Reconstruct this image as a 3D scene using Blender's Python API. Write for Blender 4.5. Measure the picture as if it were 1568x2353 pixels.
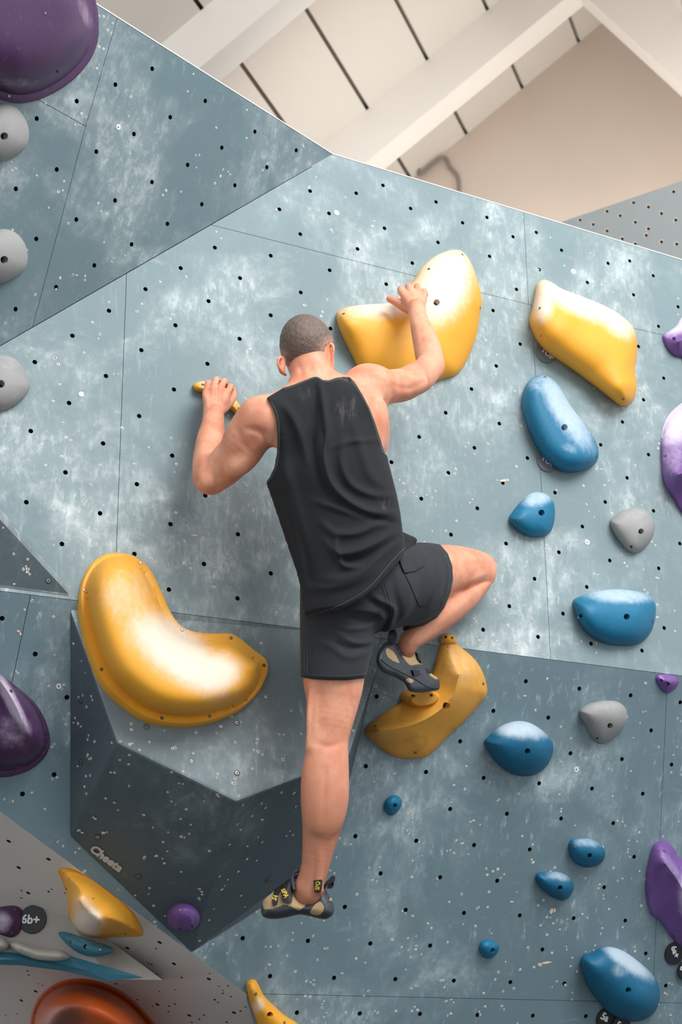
import bpy, bmesh, math, random
import numpy as np
from mathutils import Vector, Matrix
from mathutils.geometry import tessellate_polygon, delaunay_2d_cdt
from mathutils.bvhtree import BVHTree

random.seed(7)
for o in list(bpy.data.objects):
    bpy.data.objects.remove(o)
SC = bpy.context.scene
COL = SC.collection

# ------------------------------------------------------------------ camera, world, light, exposure
FP = 3570.0
PITCH = math.atan(1274 / 3570)
CAM = np.array([0.0, 0.0, 1.6])
FWD = np.array([0, math.cos(PITCH), math.sin(PITCH)])
UPV = np.array([0, -math.sin(PITCH), math.cos(PITCH)])
RGT = np.array([1.0, 0, 0])
cd = bpy.data.cameras.new('camera')
cam = bpy.data.objects.new('camera', cd)
COL.objects.link(cam)
cam.location = CAM
cam.rotation_euler = (math.pi / 2 + PITCH, 0, 0)
cd.sensor_fit = 'VERTICAL'
cd.sensor_height = 36
cd.sensor_width = 24
cd.lens = FP / 2353 * 36
cd.dof.use_dof = True
cd.dof.focus_distance = 4.45
cd.dof.aperture_fstop = 4.0
SC.camera = cam

w = bpy.data.worlds.new('world')
SC.world = w
w.use_nodes = True
w.node_tree.nodes['Background'].inputs[0].default_value = (0.93, 0.97, 1.0, 1)
w.node_tree.nodes['Background'].inputs[1].default_value = 0.72


def area(name, loc, target, sx, sy, power, col=(1, 1, 1)):
    l = bpy.data.lights.new(name, 'AREA')
    l.shape = 'RECTANGLE'
    l.size, l.size_y, l.energy, l.color = sx, sy, power, col
    o = bpy.data.objects.new(name, l)
    COL.objects.link(o)
    o.location = loc
    o.rotation_euler = (Vector(target) - Vector(loc)).to_track_quat('-Z', 'Y').to_euler()
    return o


area('skylight', (2.6, 1.0, 6.6), (0.7, 4.5, 3.0), 3.4, 2.6, 250, (1.0, 0.99, 0.97))
area('hall_fill', (1.5, 7.2, 5.0), (2.5, 10.5, 7.5), 3.0, 3.0, 50, (1.0, 0.97, 0.93))  # added fill lamp aimed up to brighten the hall ceiling and gable
SC.view_settings.view_transform = 'Standard'
SC.view_settings.look = 'None'
SC.view_settings.exposure = 0.45
SC.view_settings.gamma = 1.0
SC.view_settings.use_curve_mapping = False


# ------------------------------------------------------------------ geometry helpers
def unit(v):
    v = np.asarray(v, float)
    return v / np.linalg.norm(v)


def ray(x, y):
    return FWD + RGT * ((x - 784) / FP) + UPV * ((1176.5 - y) / FP)


def on(pl, x, y, h=0.0):
    """where the sight line through a photo pixel meets a plane raised by h"""
    q, n = pl
    r = ray(x, y)
    return CAM + r * (np.dot(q + n * h - CAM, n) / np.dot(r, n))


def onv(pl, P, h=0.0):
    """on() for many pixels at once"""
    P = np.asarray(P, float)
    q, n = pl
    r = FWD + RGT * ((P[:, :1] - 784) / FP) + UPV * ((1176.5 - P[:, 1:2]) / FP)
    return CAM + r * ((np.dot(q - CAM, n) + h) / (r @ n))[:, None]


def pix(P):
    v = np.asarray(P) - CAM
    z = v @ FWD
    return 784 + FP * (v @ RGT) / z, 1176.5 - FP * (v @ UPV) / z, z


def head(a):
    a = math.radians(a)
    return np.array([math.sin(a), math.cos(a), 0])


_frames = {}


def frame(n):
    """plane axes: e1 level to the right, e2 up the plane"""
    n = np.asarray(n, float)
    key = n.tobytes()
    if key not in _frames:
        _frames[key] = frame_(n)
    return _frames[key]


def frame_(n):
    e1 = unit(np.cross([0, 0, 1.0], n))
    if e1[0] < 0:
        e1 = -e1
    e2 = np.cross(n, e1)
    if e2[2] < 0:
        e2 = -e2
    return e1, e2


hA = head(64.7)
NH = np.array([hA[1], -hA[0], 0])


def lean(deg):
    t = math.radians(deg)
    return unit(NH * math.cos(t) - np.array([0, 0, 1]) * math.sin(t))


PA = (CAM + ray(784, 1176) * 4.6, lean(-1.7))
c1, c2 = on(PA, 765, 355), on(PA, 0, 795)
nB = unit(np.cross(c2 - c1, head(41)))
if nB @ (CAM - c1) < 0:
    nB = -nB
PB = (c1, nB)
s1, s2 = on(PA, 0, 1358), on(PA, 1568, 1553)
dS = unit(s2 - s1)
nC = lean(21)
nC = unit(nC - dS * (nC @ dS))
PC = (s1, nC)
e1_, e2_ = on(PC, 0, 1865), on(PC, 566, 2283)
dE = unit(e2_ - e1_)
vE = unit(CAM - e1_)
b1 = unit(vE - dE * (vE @ dE))
b2 = np.cross(dE, b1)
if b2[2] > 0:
    b2 = -b2
kE = .45 / (vE @ b1)
PE = (e1_, b1 * kE + b2 * math.sqrt(1 - kE * kE))
# face of the beige wedge volume: hinged on its upper crease, turned towards the hall
f1, f2 = on(PE, 0, 2058), on(PE, 156, 2106)
dF = unit(f2 - f1)
vF = unit(CAM - f1)
PF = (f1, unit(vF - dF * (vF @ dF)))
# top face of the big volume: hinged on its upper edge, which lies on the lower wall
v1, v2 = on(PC, 160, 1398), on(PC, 690, 1447)
dT = unit(v2 - v1)
nT = lean(-9)
PT = (v1, unit(nT - dT * (nT @ dT)))


def tag(o, label=None, cat=None, group=None, kind=None):
    if label:
        o['label'] = label
    if cat:
        o['category'] = cat
    if group:
        o['group'] = group
    if kind:
        o['kind'] = kind
    return o


def empty(name, loc=(0, 0, 0)):
    o = bpy.data.objects.new(name, None)
    o.empty_display_size = .05
    COL.objects.link(o)
    o.location = loc
    return o


def place(o, parent):
    """parent while keeping world position"""
    bpy.context.view_layer.update()
    o.parent = parent
    if parent is not None:
        o.matrix_parent_inverse = world_of(parent).inverted()
    return o


def world_of(o):
    m = Matrix.LocRotScale(o.location, o.rotation_euler, o.scale)
    if o.parent:
        return world_of(o.parent) @ o.matrix_parent_inverse @ m
    return m


def mesh_obj(name, V, Fc, mats, parent=None, origin=None, smooth=False, matidx=None, attrs=None):
    V = np.asarray(V, float)
    if origin is None:
        origin = V.mean(0)
    me = bpy.data.meshes.new(name)
    me.from_pydata((V - np.asarray(origin)).tolist(), [], [list(map(int, f)) for f in Fc])
    if not isinstance(mats, (list, tuple)):
        mats = [mats]
    for m in mats:
        me.materials.append(m)
    if matidx is not None:
        me.polygons.foreach_set('material_index', np.asarray(matidx, np.int32))
    if attrs:
        for k, a in attrs.items():
            at = me.attributes.new(k, 'FLOAT', 'POINT')
            at.data.foreach_set('value', np.asarray(a, np.float32))
    me.update()
    me.polygons.foreach_set('use_smooth', np.full(len(me.polygons), bool(smooth)))
    o = bpy.data.objects.new(name, me)
    COL.objects.link(o)
    o.location = origin
    if parent is not None:
        o.parent = parent
        o.matrix_parent_inverse = world_of(parent).inverted()
    return o


def bevel(o, width, seg=2, angle=30):
    m = o.modifiers.new('bevel', 'BEVEL')
    m.width, m.segments, m.limit_method, m.angle_limit = width, seg, 'ANGLE', math.radians(angle)
    return o


def catmull(P, n=8, closed=True):
    P = np.asarray(P, float)
    N = len(P)
    out = []
    rng = range(N) if closed else range(N - 1)
    for i in rng:
        if closed:
            p0, p1, p2, p3 = P[i - 1], P[i], P[(i + 1) % N], P[(i + 2) % N]
        else:
            p0, p1, p2, p3 = P[max(i - 1, 0)], P[i], P[i + 1], P[min(i + 2, N - 1)]
        for k in range(n):
            t = k / n
            out.append(.5 * ((2 * p1) + (p2 - p0) * t + (2 * p0 - 5 * p1 + 4 * p2 - p3) * t * t + (3 * p1 - p0 - 3 * p2 + p3) * t ** 3))
    if not closed:
        out.append(P[-1])
    return np.array(out)


def resample(P, step, closed=True):
    P = np.asarray(P, float)
    Q = np.vstack([P, P[:1]]) if closed else P
    L = np.r_[0, np.cumsum(np.linalg.norm(np.diff(Q, axis=0), axis=1))]
    n = max(8 if closed else 2, int(round(L[-1] / step)))
    s = np.linspace(0, L[-1], n + 1)
    if closed:
        s = s[:-1]
    return np.stack([np.interp(s, L, Q[:, i]) for i in range(Q.shape[1])], 1)


def seg_dist(P, Q, closed=False):
    """distance from points P (n,2) to polyline Q"""
    P = np.asarray(P, float)
    Q = np.asarray(Q, float)
    if closed:
        Q = np.vstack([Q, Q[:1]])
    best = np.full(len(P), 1e9)
    if len(Q) == 1:
        return np.linalg.norm(P - Q[0], axis=1)
    for a, b in zip(Q[:-1], Q[1:]):
        ab = b - a
        t = np.clip(((P - a) @ ab) / max(ab @ ab, 1e-9), 0, 1)
        best = np.minimum(best, np.linalg.norm(P - a - t[:, None] * ab, axis=1))
    return best


def inside(P, poly):
    P = np.asarray(P, float)
    poly = np.asarray(poly, float)
    r = np.zeros(len(P), bool)
    j = len(poly) - 1
    for i in range(len(poly)):
        xi, yi = poly[i]
        xj, yj = poly[j]
        if yi != yj:
            c = ((yi > P[:, 1]) != (yj > P[:, 1])) & (P[:, 0] < (xj - xi) * (P[:, 1] - yi) / (yj - yi) + xi)
            r ^= c
        j = i
    return r


def inset(poly, d):
    """move every edge of a 2d polygon inwards by d"""
    P = np.asarray(poly, float)
    n = len(P)
    ar = .5 * sum(P[i - 1][0] * P[i][1] - P[i][0] * P[i - 1][1] for i in range(n))
    s = 1 if ar > 0 else -1
    out = []
    for i in range(n):
        a, b, c = P[i - 1], P[i], P[(i + 1) % n]
        u, v = unit(b - a), unit(c - b)
        nu, nv = s * np.array([-u[1], u[0]]), s * np.array([-v[1], v[0]])
        m = nu + nv
        m = m / max(np.dot(m, nu), .2)
        out.append(b + m * d)
    return np.array(out)


def smooth01(x):
    x = np.clip(x, 0, 1)
    return x * x * (3 - 2 * x)


# ------------------------------------------------------------------ materials
def new_mat(name):
    m = bpy.data.materials.new(name)
    m.use_nodes = True
    nt = m.node_tree
    return m, nt, nt.nodes['Principled BSDF']


def nd(nt, t, **kw):
    n = nt.nodes.new(t)
    for k, v in kw.items():
        if k == 'inp':
            for i, x in v.items():
                n.inputs[i].default_value = x
        else:
            setattr(n, k, v)
    return n


def lk(nt, a, b):
    nt.links.new(a, b)


def noise(nt, vec, scale, detail=4, rough=.6, dist=0.0):
    n = nd(nt, 'ShaderNodeTexNoise', inp={'Scale': scale, 'Detail': detail, 'Roughness': rough, 'Distortion': dist})
    if vec is not None:
        lk(nt, vec, n.inputs['Vector'])
    return n.outputs['Fac']


def ramp(nt, fac, a, b, lo=0.0, hi=1.0):
    n = nd(nt, 'ShaderNodeMapRange', interpolation_type='SMOOTHSTEP', inp={'From Min': a, 'From Max': b, 'To Min': lo, 'To Max': hi})
    lk(nt, fac, n.inputs['Value'])
    return n.outputs['Result']


def math_(nt, op, a, b=None, clamp=False):
    n = nd(nt, 'ShaderNodeMath', operation=op, use_clamp=clamp)
    for i, x in enumerate((a, b)):
        if x is None:
            continue
        if isinstance(x, (int, float)):
            n.inputs[i].default_value = x
        else:
            lk(nt, x, n.inputs[i])
    return n.outputs[0]


def mixc(nt, fac, a, b):
    n = nd(nt, 'ShaderNodeMix', data_type='RGBA')
    for s, x in ((n.inputs['Factor'], fac), (n.inputs['A'], a), (n.inputs['B'], b)):
        if isinstance(x, (int, float)):
            s.default_value = x
        elif isinstance(x, tuple):
            s.default_value = (*x[:3], 1)
        else:
            lk(nt, x, s)
    return n.outputs['Result']


def mapping(nt, vec, scale=(1, 1, 1), rot=(0, 0, 0)):
    n = nd(nt, 'ShaderNodeMapping', inp={'Scale': scale, 'Rotation': rot})
    lk(nt, vec, n.inputs['Vector'])
    return n.outputs['Vector']


def bump(nt, bsdf, h, strength=.3, dist=.002):
    n = nd(nt, 'ShaderNodeBump', inp={'Strength': strength, 'Distance': dist})
    lk(nt, h, n.inputs['Height'])
    lk(nt, n.outputs['Normal'], bsdf.inputs['Normal'])


def world_pos(nt):
    return nd(nt, 'ShaderNodeNewGeometry').outputs['Position']


def plain(name, col, rough=.6, metal=0.0, var=.08, scale=20, bumps=0.0, spec=.5):
    m, nt, b = new_mat(name)
    tc = nd(nt, 'ShaderNodeTexCoord').outputs['Object']
    n = noise(nt, tc, scale, 5)
    c = tuple(x * (1 - var) for x in col)
    d = tuple(min(1, x * (1 + var)) for x in col)
    lk(nt, mixc(nt, n, c, d), b.inputs['Base Color'])
    b.inputs['Roughness'].default_value = rough
    b.inputs['Metallic'].default_value = metal
    b.inputs['Specular IOR Level'].default_value = spec
    if bumps:
        bump(nt, b, n, bumps, .002)
    return m


def wall_mat(name, base, chalkc, amount, big=(.42, .66), rot=0.0, haze=.03, streak=.3):
    """painted plywood, chalked by hands and shoes"""
    m, nt, b = new_mat(name)
    p = world_pos(nt)
    p1 = mapping(nt, p, (1, 1, 1), (0, 0, rot))
    big1 = ramp(nt, noise(nt, p1, 2.3, 5, .62, .4), *big)
    st = ramp(nt, noise(nt, mapping(nt, p, (40, 40, 17), (.3, .5, .4)), 1.0, 7, .72, .25), .46, .70)
    st2 = ramp(nt, noise(nt, mapping(nt, p, (9, 9, 30), (.6, -.6, .2)), 1.0, 5, .7, .8), .52, .76)
    soft = ramp(nt, noise(nt, p, 8.5, 7, .68, .5), .45, .70)
    sp = ramp(nt, noise(nt, mapping(nt, p, (70, 70, 34), (.1, .5, 0)), 1.0, 3, .6), .63, .74)
    a = math_(nt, 'MULTIPLY', big1, math_(nt, 'ADD', math_(nt, 'MULTIPLY', st, .55), math_(nt, 'MULTIPLY', soft, .55)))
    a = math_(nt, 'ADD', a, math_(nt, 'MULTIPLY', math_(nt, 'MULTIPLY', st2, soft), .32))
    a = math_(nt, 'ADD', a, math_(nt, 'MULTIPLY', math_(nt, 'MULTIPLY', sp, math_(nt, 'ADD', big1, .25)), .45))
    a = math_(nt, 'ADD', a, math_(nt, 'MULTIPLY', big1, .22))
    lng = ramp(nt, noise(nt, mapping(nt, p, (46, 46, 5.5), (.12, .22, .1)), 1.0, 6, .7, .35), .56, .74)
    lng2 = ramp(nt, noise(nt, mapping(nt, p, (30, 30, 6), (-.35, -.5, .3)), 1.0, 5, .7, .3), .60, .76)
    msk = ramp(nt, noise(nt, p, 4.2, 3, .5), .45, .62)
    a = math_(nt, 'ADD', a, math_(nt, 'MULTIPLY', math_(nt, 'MULTIPLY', math_(nt, 'ADD', lng, lng2), msk), streak))
    a = math_(nt, 'ADD', math_(nt, 'MULTIPLY', a, amount), haze, True)
    tone = noise(nt, p, 1.4, 3, .5)
    bc = mixc(nt, tone, tuple(x * .86 for x in base), tuple(x * 1.14 for x in base))
    lk(nt, mixc(nt, a, bc, chalkc), b.inputs['Base Color'])
    b.inputs['Roughness'].default_value = .62
    b.inputs['Specular IOR Level'].default_value = .3
    bump(nt, b, noise(nt, p, 160, 3), .12, .001)
    return m


CHALK = (.66, .72, .73)
M_wallA = wall_mat('paint_slate', (.165, .235, .255), CHALK, .78, (.42, .68), 0.0, .06)
M_wallB = wall_mat('paint_slate_upper_shaded', (.118, .178, .20), CHALK, .55, (.42, .66), .5, .01)  # same slate paint, base darkened for the shade on this overhang
M_wallC = wall_mat('paint_slate_lower_shaded', (.132, .20, .232), (.52, .62, .65), .8, (.44, .72), .7, .02, .75)  # slate again, paint and chalk dimmed for the shade of the lower overhang
M_vol = wall_mat('volume_grey', (.062, .088, .102), (.46, .54, .56), .42, (.5, .74), .3)
M_voltop = wall_mat('volume_grey_chalked_lit', (.085, .118, .132), (.52, .60, .62), .75, (.40, .62), .9, .2, .5)  # chalked grey, its base also lightened for light on upward faces
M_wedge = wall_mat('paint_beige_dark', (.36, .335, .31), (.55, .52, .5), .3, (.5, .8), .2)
M_beige = wall_mat('paint_beige', (.68, .635, .59), (.74, .69, .66), .35, (.5, .8), .2)
M_edge = plain('board_edge', (.72, .72, .70), .6, var=.1, scale=60)
M_back = plain('backing_dark', (.02, .024, .026), .9)
M_hole = plain('hole_dark', (.012, .013, .014), .8)
M_tnut = plain('tnut_steel', (.10, .105, .11), .45, .8)
M_wood = plain('bare_wood', (.82, .77, .70), .8, var=.15, scale=90)
M_chip = plain('splintered_wood', (.72, .56, .45), .85, var=.2, scale=150)
M_steel = plain('bolt_steel', (.35, .35, .35), .35, .9)
M_dark = plain('socket_dark', (.015, .015, .015), .6)
M_washer = plain('washer_white', (.78, .80, .80), .5)
M_white = plain('ceiling_white', (.66, .61, .55), .85, var=.05, scale=2.0)
M_beam = plain('beam_white', (.74, .70, .65), .8, var=.04, scale=3.0)
M_gable = plain('gable_plaster', (.58, .485, .415), .9, var=.06, scale=1.5)
M_joint = plain('joint_dark', (.24, .21, .18), .9)
M_far = plain('far_wall_hazed', (.34, .37, .37), .8, var=.1, scale=4)  # grey-green lightened to stand for haze over the distance


def hold_mat(name, col, chalkc=(.80, .80, .80), rough=.55, bumps=.35, fine=220, stain=None, spec=.4):
    m, nt, b = new_mat(name)
    tc = world_pos(nt)
    at = nd(nt, 'ShaderNodeAttribute', attribute_name='chalk').outputs['Fac']
    n = noise(nt, tc, 55, 6, .7)
    n2 = noise(nt, mapping(nt, tc, (40, 40, 14)), 1.0, 5, .7)
    f = math_(nt, 'ADD', at, math_(nt, 'MULTIPLY', math_(nt, 'SUBTRACT', math_(nt, 'ADD', math_(nt, 'MULTIPLY', n, .6), math_(nt, 'MULTIPLY', n2, .4)), .5), .9))
    f = math_(nt, 'MULTIPLY', ramp(nt, f, .12, 1.0), ramp(nt, at, .02, .25))
    light = math_(nt, 'MULTIPLY', ramp(nt, n, .56, .8), .12)
    f = math_(nt, 'ADD', f, light, True)
    tone = noise(nt, tc, 9, 4)
    bc = mixc(nt, tone, tuple(x * .85 for x in col), tuple(min(1, x * 1.12) for x in col))
    if stain:
        bc = mixc(nt, ramp(nt, noise(nt, tc, 14, 5, .7, 1.0), .5, .75, 0, .55), bc, stain)
    f = math_(nt, 'MULTIPLY', f, .92)
    lk(nt, mixc(nt, f, bc, chalkc), b.inputs['Base Color'])
    b.inputs['Roughness'].default_value = rough
    b.inputs['Specular IOR Level'].default_value = spec
    if bumps:
        bump(nt, b, noise(nt, tc, fine, 2), bumps, .0012)
    return m


M_yel = hold_mat('yellow_polyester', (.84, .385, .03), (.80, .71, .60), .5, .12, 320)
M_yel2 = hold_mat('yellow_foothold', (.72, .34, .045), (.80, .66, .45), .5, .10, 320, stain=(.48, .20, .04))
M_blue = hold_mat('blue_polyester', (.004, .12, .23), (.48, .58, .66), .55, .35, 240)
M_blue2 = hold_mat('light_blue_polyester', (.005, .155, .29), (.48, .60, .69), .5, .3, 240)
M_grey = hold_mat('grey_polyester', (.31, .31, .305), (.62, .62, .61), .7, .45, 260)
M_purp = hold_mat('purple_polyester', (.068, .024, .088), (.62, .52, .66), .38, .06, 320, spec=.5)
M_purp2 = hold_mat('bright_purple_polyester', (.17, .075, .29), (.66, .58, .72), .35, .06, 320, spec=.5)
M_teal = hold_mat('teal_polyester', (.05, .20, .28), (.40, .56, .62), .55, .2, 240)
M_cream = hold_mat('cream_polyester', (.50, .48, .42), (.7, .68, .62), .7, .2, 240)
M_orange = hold_mat('orange_polyester', (.52, .085, .012), (.10, .045, .04), .4, .05, 300)  # the masked patch turns dark brown on this material
M_tagblk = plain('tag_black', (.012, .014, .016), .5)
M_taggrey = plain('tag_chalky', (.15, .17, .18), .6, var=.3, scale=50)
M_text = plain('lettering_white', (.74, .75, .76), .6)
M_textg = plain('lettering_grey', (.42, .46, .47), .7, var=.2, scale=120)

# ------------------------------------------------------------------ walls
def to2(pl, P):
    a, b = frame(pl[1])
    d = np.asarray(P) - pl[0]
    return np.stack([d @ a, d @ b], -1)


def to3(pl, Q, h=0.0):
    a, b = frame(pl[1])
    Q = np.asarray(Q, float)
    return pl[0] + Q[..., :1] * a + Q[..., 1:2] * b + pl[1] * h


def circ2(c, r, n=14):
    return np.array([(c[0] + r * math.cos(2 * math.pi * k / n), c[1] + r * math.sin(2 * math.pi * k / n)) for k in range(n)])


HR = .0068
_cup = {}


def cup_mesh(pl_n, kind='hole'):
    """bolt hole sunk into the board, steel nut at its bottom; local z is out of the wall"""
    if kind in _cup:
        return _cup[kind]
    n = 14
    bm = bmesh.new()
    prof = [(HR, 0, 0), (HR, -.017, 0), (HR * .72, -.017, 1), (HR * .66, -.026, 1), (0, -.026, 0)]
    rings = []
    for r, z, m in prof:
        rings.append([bm.verts.new((r * math.cos(2 * math.pi * k / n), r * math.sin(2 * math.pi * k / n), z)) for k in range(n)] if r else [bm.verts.new((0, 0, z))])
    for i in range(len(rings) - 1):
        a, b = rings[i], rings[i + 1]
        for k in range(n):
            f = bm.faces.new([a[k], b[k], b[(k + 1) % n], a[(k + 1) % n]] if len(b) > 1 else [a[k], b[0], a[(k + 1) % n]])
            f.material_index = prof[i + 1][2]
            f.normal_flip()
    me = bpy.data.meshes.new('bolt_hole')
    bm.to_mesh(me)
    me.materials.append(M_hole)
    me.materials.append(M_tnut)
    _cup[kind] = me
    return me


def orient(o, P, n, spin=0.0):
    z = Vector(n).normalized()
    e1, e2 = frame(np.asarray(n))
    m = Matrix((e1, e2, n)).transposed().to_4x4() @ Matrix.Rotation(spin, 4, 'Z')
    o.matrix_world = Matrix.Translation(Vector(P)) @ m
    o.location = P
    o.rotation_euler = m.to_euler()
    return o


def adopt(o, parent):
    o.parent = parent
    o.matrix_parent_inverse = world_of(parent).inverted()
    return o


def panel(pl, poly, holes, parent, mat, gap=.0008, thick=.018, name='panel', h=0.0, radius=HR, mesh_for_hole=None, edge=None):
    """one board of a wall, cut out with its bolt holes; each hole is a cup set into the board"""
    P2 = inset(to2(pl, [on(pl, *p) for p in poly]), gap)
    H2 = []
    hp = [q for q in holes if inside([q], poly)[0] and seg_dist([q], poly, True)[0] > 7]
    loops = [P2]
    for q in hp:
        c = to2(pl, on(pl, *q))
        loops.append(circ2(c, radius))
        H2.append(c)
    tri = tessellate_polygon([[Vector((*q, 0)) for q in L] for L in loops])
    allp = np.vstack(loops)
    V = to3(pl, allp, h)
    n0 = len(P2)
    Vb = to3(pl, P2, h - thick)
    Vall = np.vstack([V, Vb])
    e1, e2 = frame(pl[1])
    Fc = []
    for t in tri:
        a, b, c = [allp[i] for i in t]
        cr = (b[0] - a[0]) * (c[1] - a[1]) - (b[1] - a[1]) * (c[0] - a[0])
        if abs(cr) < 1e-12:
            continue
        s = np.dot(np.cross(e1, e2), pl[1]) * cr
        Fc.append(t if s > 0 else t[::-1])
    mi = [0] * len(Fc)
    off = len(V)
    for i in range(n0):
        j = (i + 1) % n0
        Fc.append((i, off + i, off + j, j))
        mi.append(1)
    o = mesh_obj(name, Vall, Fc, [mat, edge or mat], parent, origin=V[:n0].mean(0), matidx=mi)
    me = cup_mesh(pl[1])
    for c in H2:
        k = bpy.data.objects.new('bolt_hole', me)
        COL.objects.link(k)
        orient(k, to3(pl, c, h), pl[1])
        adopt(k, o)
    return o


def backing(pl, poly, parent, h=-.03):  # dark sheet added behind the boards to stop light through the gaps
    V = to3(pl, to2(pl, [on(pl, *p) for p in poly]), h)
    V2 = to3(pl, to2(pl, [on(pl, *p) for p in poly]), h - .02)
    n = len(V)
    Fc = [list(range(n)), list(range(2 * n - 1, n - 1, -1))] + [(i, n + i, n + (i + 1) % n, (i + 1) % n) for i in range(n)]
    return mesh_obj('backing', np.vstack([V, V2]), Fc, M_back, parent)


def screw_marks(pl, poly, count, parent, seed, avoid=(), h=0.0, dens=None, size=1.0, mats=None, flat=1.0):
    """old screw holes: a pale ring of bare wood round a dark pit"""
    rnd = random.Random(seed)
    P = np.array(poly, float)
    V, Fc, mi = [], [], []
    made = 0
    tries = 0
    lo, hi = P.min(0), P.max(0)
    while made < count and tries < count * 40:
        tries += 1
        q = (rnd.uniform(max(lo[0], -60), min(hi[0], 1630)), rnd.uniform(max(lo[1], -60), min(hi[1], 2400)))
        if not inside([q], P)[0] or seg_dist([q], P, True)[0] < 5:
            continue
        if dens and rnd.random() > dens(*q):
            continue
        cl = [q]
        if rnd.random() < .22:
            cl.append((q[0] + rnd.uniform(-12, 12), q[1] + rnd.uniform(-12, 12)))
        for q in cl:
            c = to2(pl, on(pl, *q))
            r1 = rnd.uniform(.0026, .0042) * size
            r0 = r1 * rnd.uniform(.4, .55)
            b = len(V)
            n = 8
            el = rnd.uniform(.8, 1.3)
            for k in range(n):
                a = 2 * math.pi * k / n
                j = rnd.uniform(.8, 1.2)
                V.append(to3(pl, c + np.array([math.cos(a) * el, math.sin(a)]) * r1 * j, h + .0005))
            for k in range(n):
                a = 2 * math.pi * k / n
                V.append(to3(pl, c + np.array([math.cos(a), math.sin(a)]) * r0, h + .0007))
            V.append(to3(pl, c, h + .0002))
            for k in range(n):
                k2 = (k + 1) % n
                Fc.append((b + k, b + k2, b + n + k2, b + n + k))
                mi.append(0)
                Fc.append((b + n + k, b + n + k2, b + 2 * n))
                mi.append(1)
            made += 1
    if not V:
        return
    o = mesh_obj('screw_marks', np.array(V), Fc, mats or [M_wood, M_hole], parent, origin=to3(pl, to2(pl, [on(pl, *p) for p in poly]), h).mean(0), matidx=mi)
    tag(o, kind='stuff')
    return o


def chips(pl, spots, parent, seed):
    """splinters torn from the paint, bare wood showing"""
    rnd = random.Random(seed)
    V, Fc = [], []
    for x, y, wd, ht, rot in spots:
        b = len(V)
        n = 9
        r = math.radians(rot)
        for k in range(n):
            a = 2 * math.pi * k / n
            u, v = wd / 2 * math.cos(a) * rnd.uniform(.6, 1.15), ht / 2 * math.sin(a) * rnd.uniform(.6, 1.2)
            V.append(on(pl, x + u * math.cos(r) - v * math.sin(r), y + u * math.sin(r) + v * math.cos(r), .0006))
        Fc.append(tuple(range(b + n - 1, b - 1, -1)))
    return tag(mesh_obj('paint_chips', np.array(V), Fc, M_chip, parent), kind='stuff')


HB = [(350, 158), (265.5, 194.5), (176.5, 232.5), (84.5, 272.5), (472, 232), (391.5, 269.5), (308, 308), (221.5, 348.5), (130.5, 389.5), (36.5, 434), (586, 302.5), (510, 339.5), (431.5, 379), (349.5, 418.5), (264.5, 460.5), (175.5, 504.5), (83.5, 549), (681, 345.5), (613.5, 384.5), (540, 426), (464, 469.5), (385, 514.5), (302.5, 561.5), (217, 610), (129, 660), (36, 710.5)]
HA = [(713, 439), (642.5, 481), (756.5, 490.5), (690.5, 538), (494, 569), (622.5, 587.5), (758, 621), (415.5, 616), (552, 639), (334.5, 664.5), (479.5, 692), (691.5, 672), (250.5, 714), (403.5, 747.5), (622.5, 724.5), (166.5, 771.5), (551, 778.5), (880.5, 426), (819, 444), (944, 479), (884, 524.5), (822, 572), (948, 604.5), (888, 653), (760, 755), (477, 836), (1002.5, 464), (1063.5, 512), (1119.6, 499.5), (1007, 557), (1179.5, 544), (1233, 534), (1125.6, 589), (1291, 575), (1240, 619.4), (1187.5, 665), (1398, 605), (1447.7, 599.6), (1350.5, 649), (1133.6, 713.5), (1456.7, 677.4), (1468, 796), (1196, 790.6), (1141, 841), (1084, 894), (1502, 633.6), (1559, 705), (1514, 749.7), (1526, 869), (1479.6, 918.7), (1431, 969.6), (1491, 1044.6), (1441.8, 1098), (1381, 1022), (1391.5, 1153.5), (1502.5, 1173.8), (325, 804.6), (80, 832), (243.6, 864), (400, 895), (158.8, 926), (320, 956), (70.8, 990.5), (237, 1019), (396, 1047), (150.5, 1085.5), (314.7, 1112.6), (60.6, 1154), (230, 1179.6), (472, 1138.5), (142.5, 1250), (392, 1204.5), (309, 1273), (469, 1296), (388.4, 1354.7), (547, 1227.6), (622.7, 1317.5), (546, 1375), (897, 922), (1024.7, 948.5), (1148, 973.4), (963.8, 1004), (900, 1062), (1090.8, 1029), (1212.6, 1052.5), (1030.8, 1086.6), (1156, 1109.6), (968.6, 1146), (1097.5, 1168), (1276, 1132), (1339, 1210), (1036.9, 1228.5), (1163.5, 1249), (1285, 1269), (1229, 1330), (1349, 1348.7), (1402, 1288), (1514.5, 1306), (1563, 1249), (1171, 1393), (1110.7, 1447), (1294.4, 1410), (1237, 1463.5), (1359, 1479), (1527, 1443), (1476, 1495)]
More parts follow.
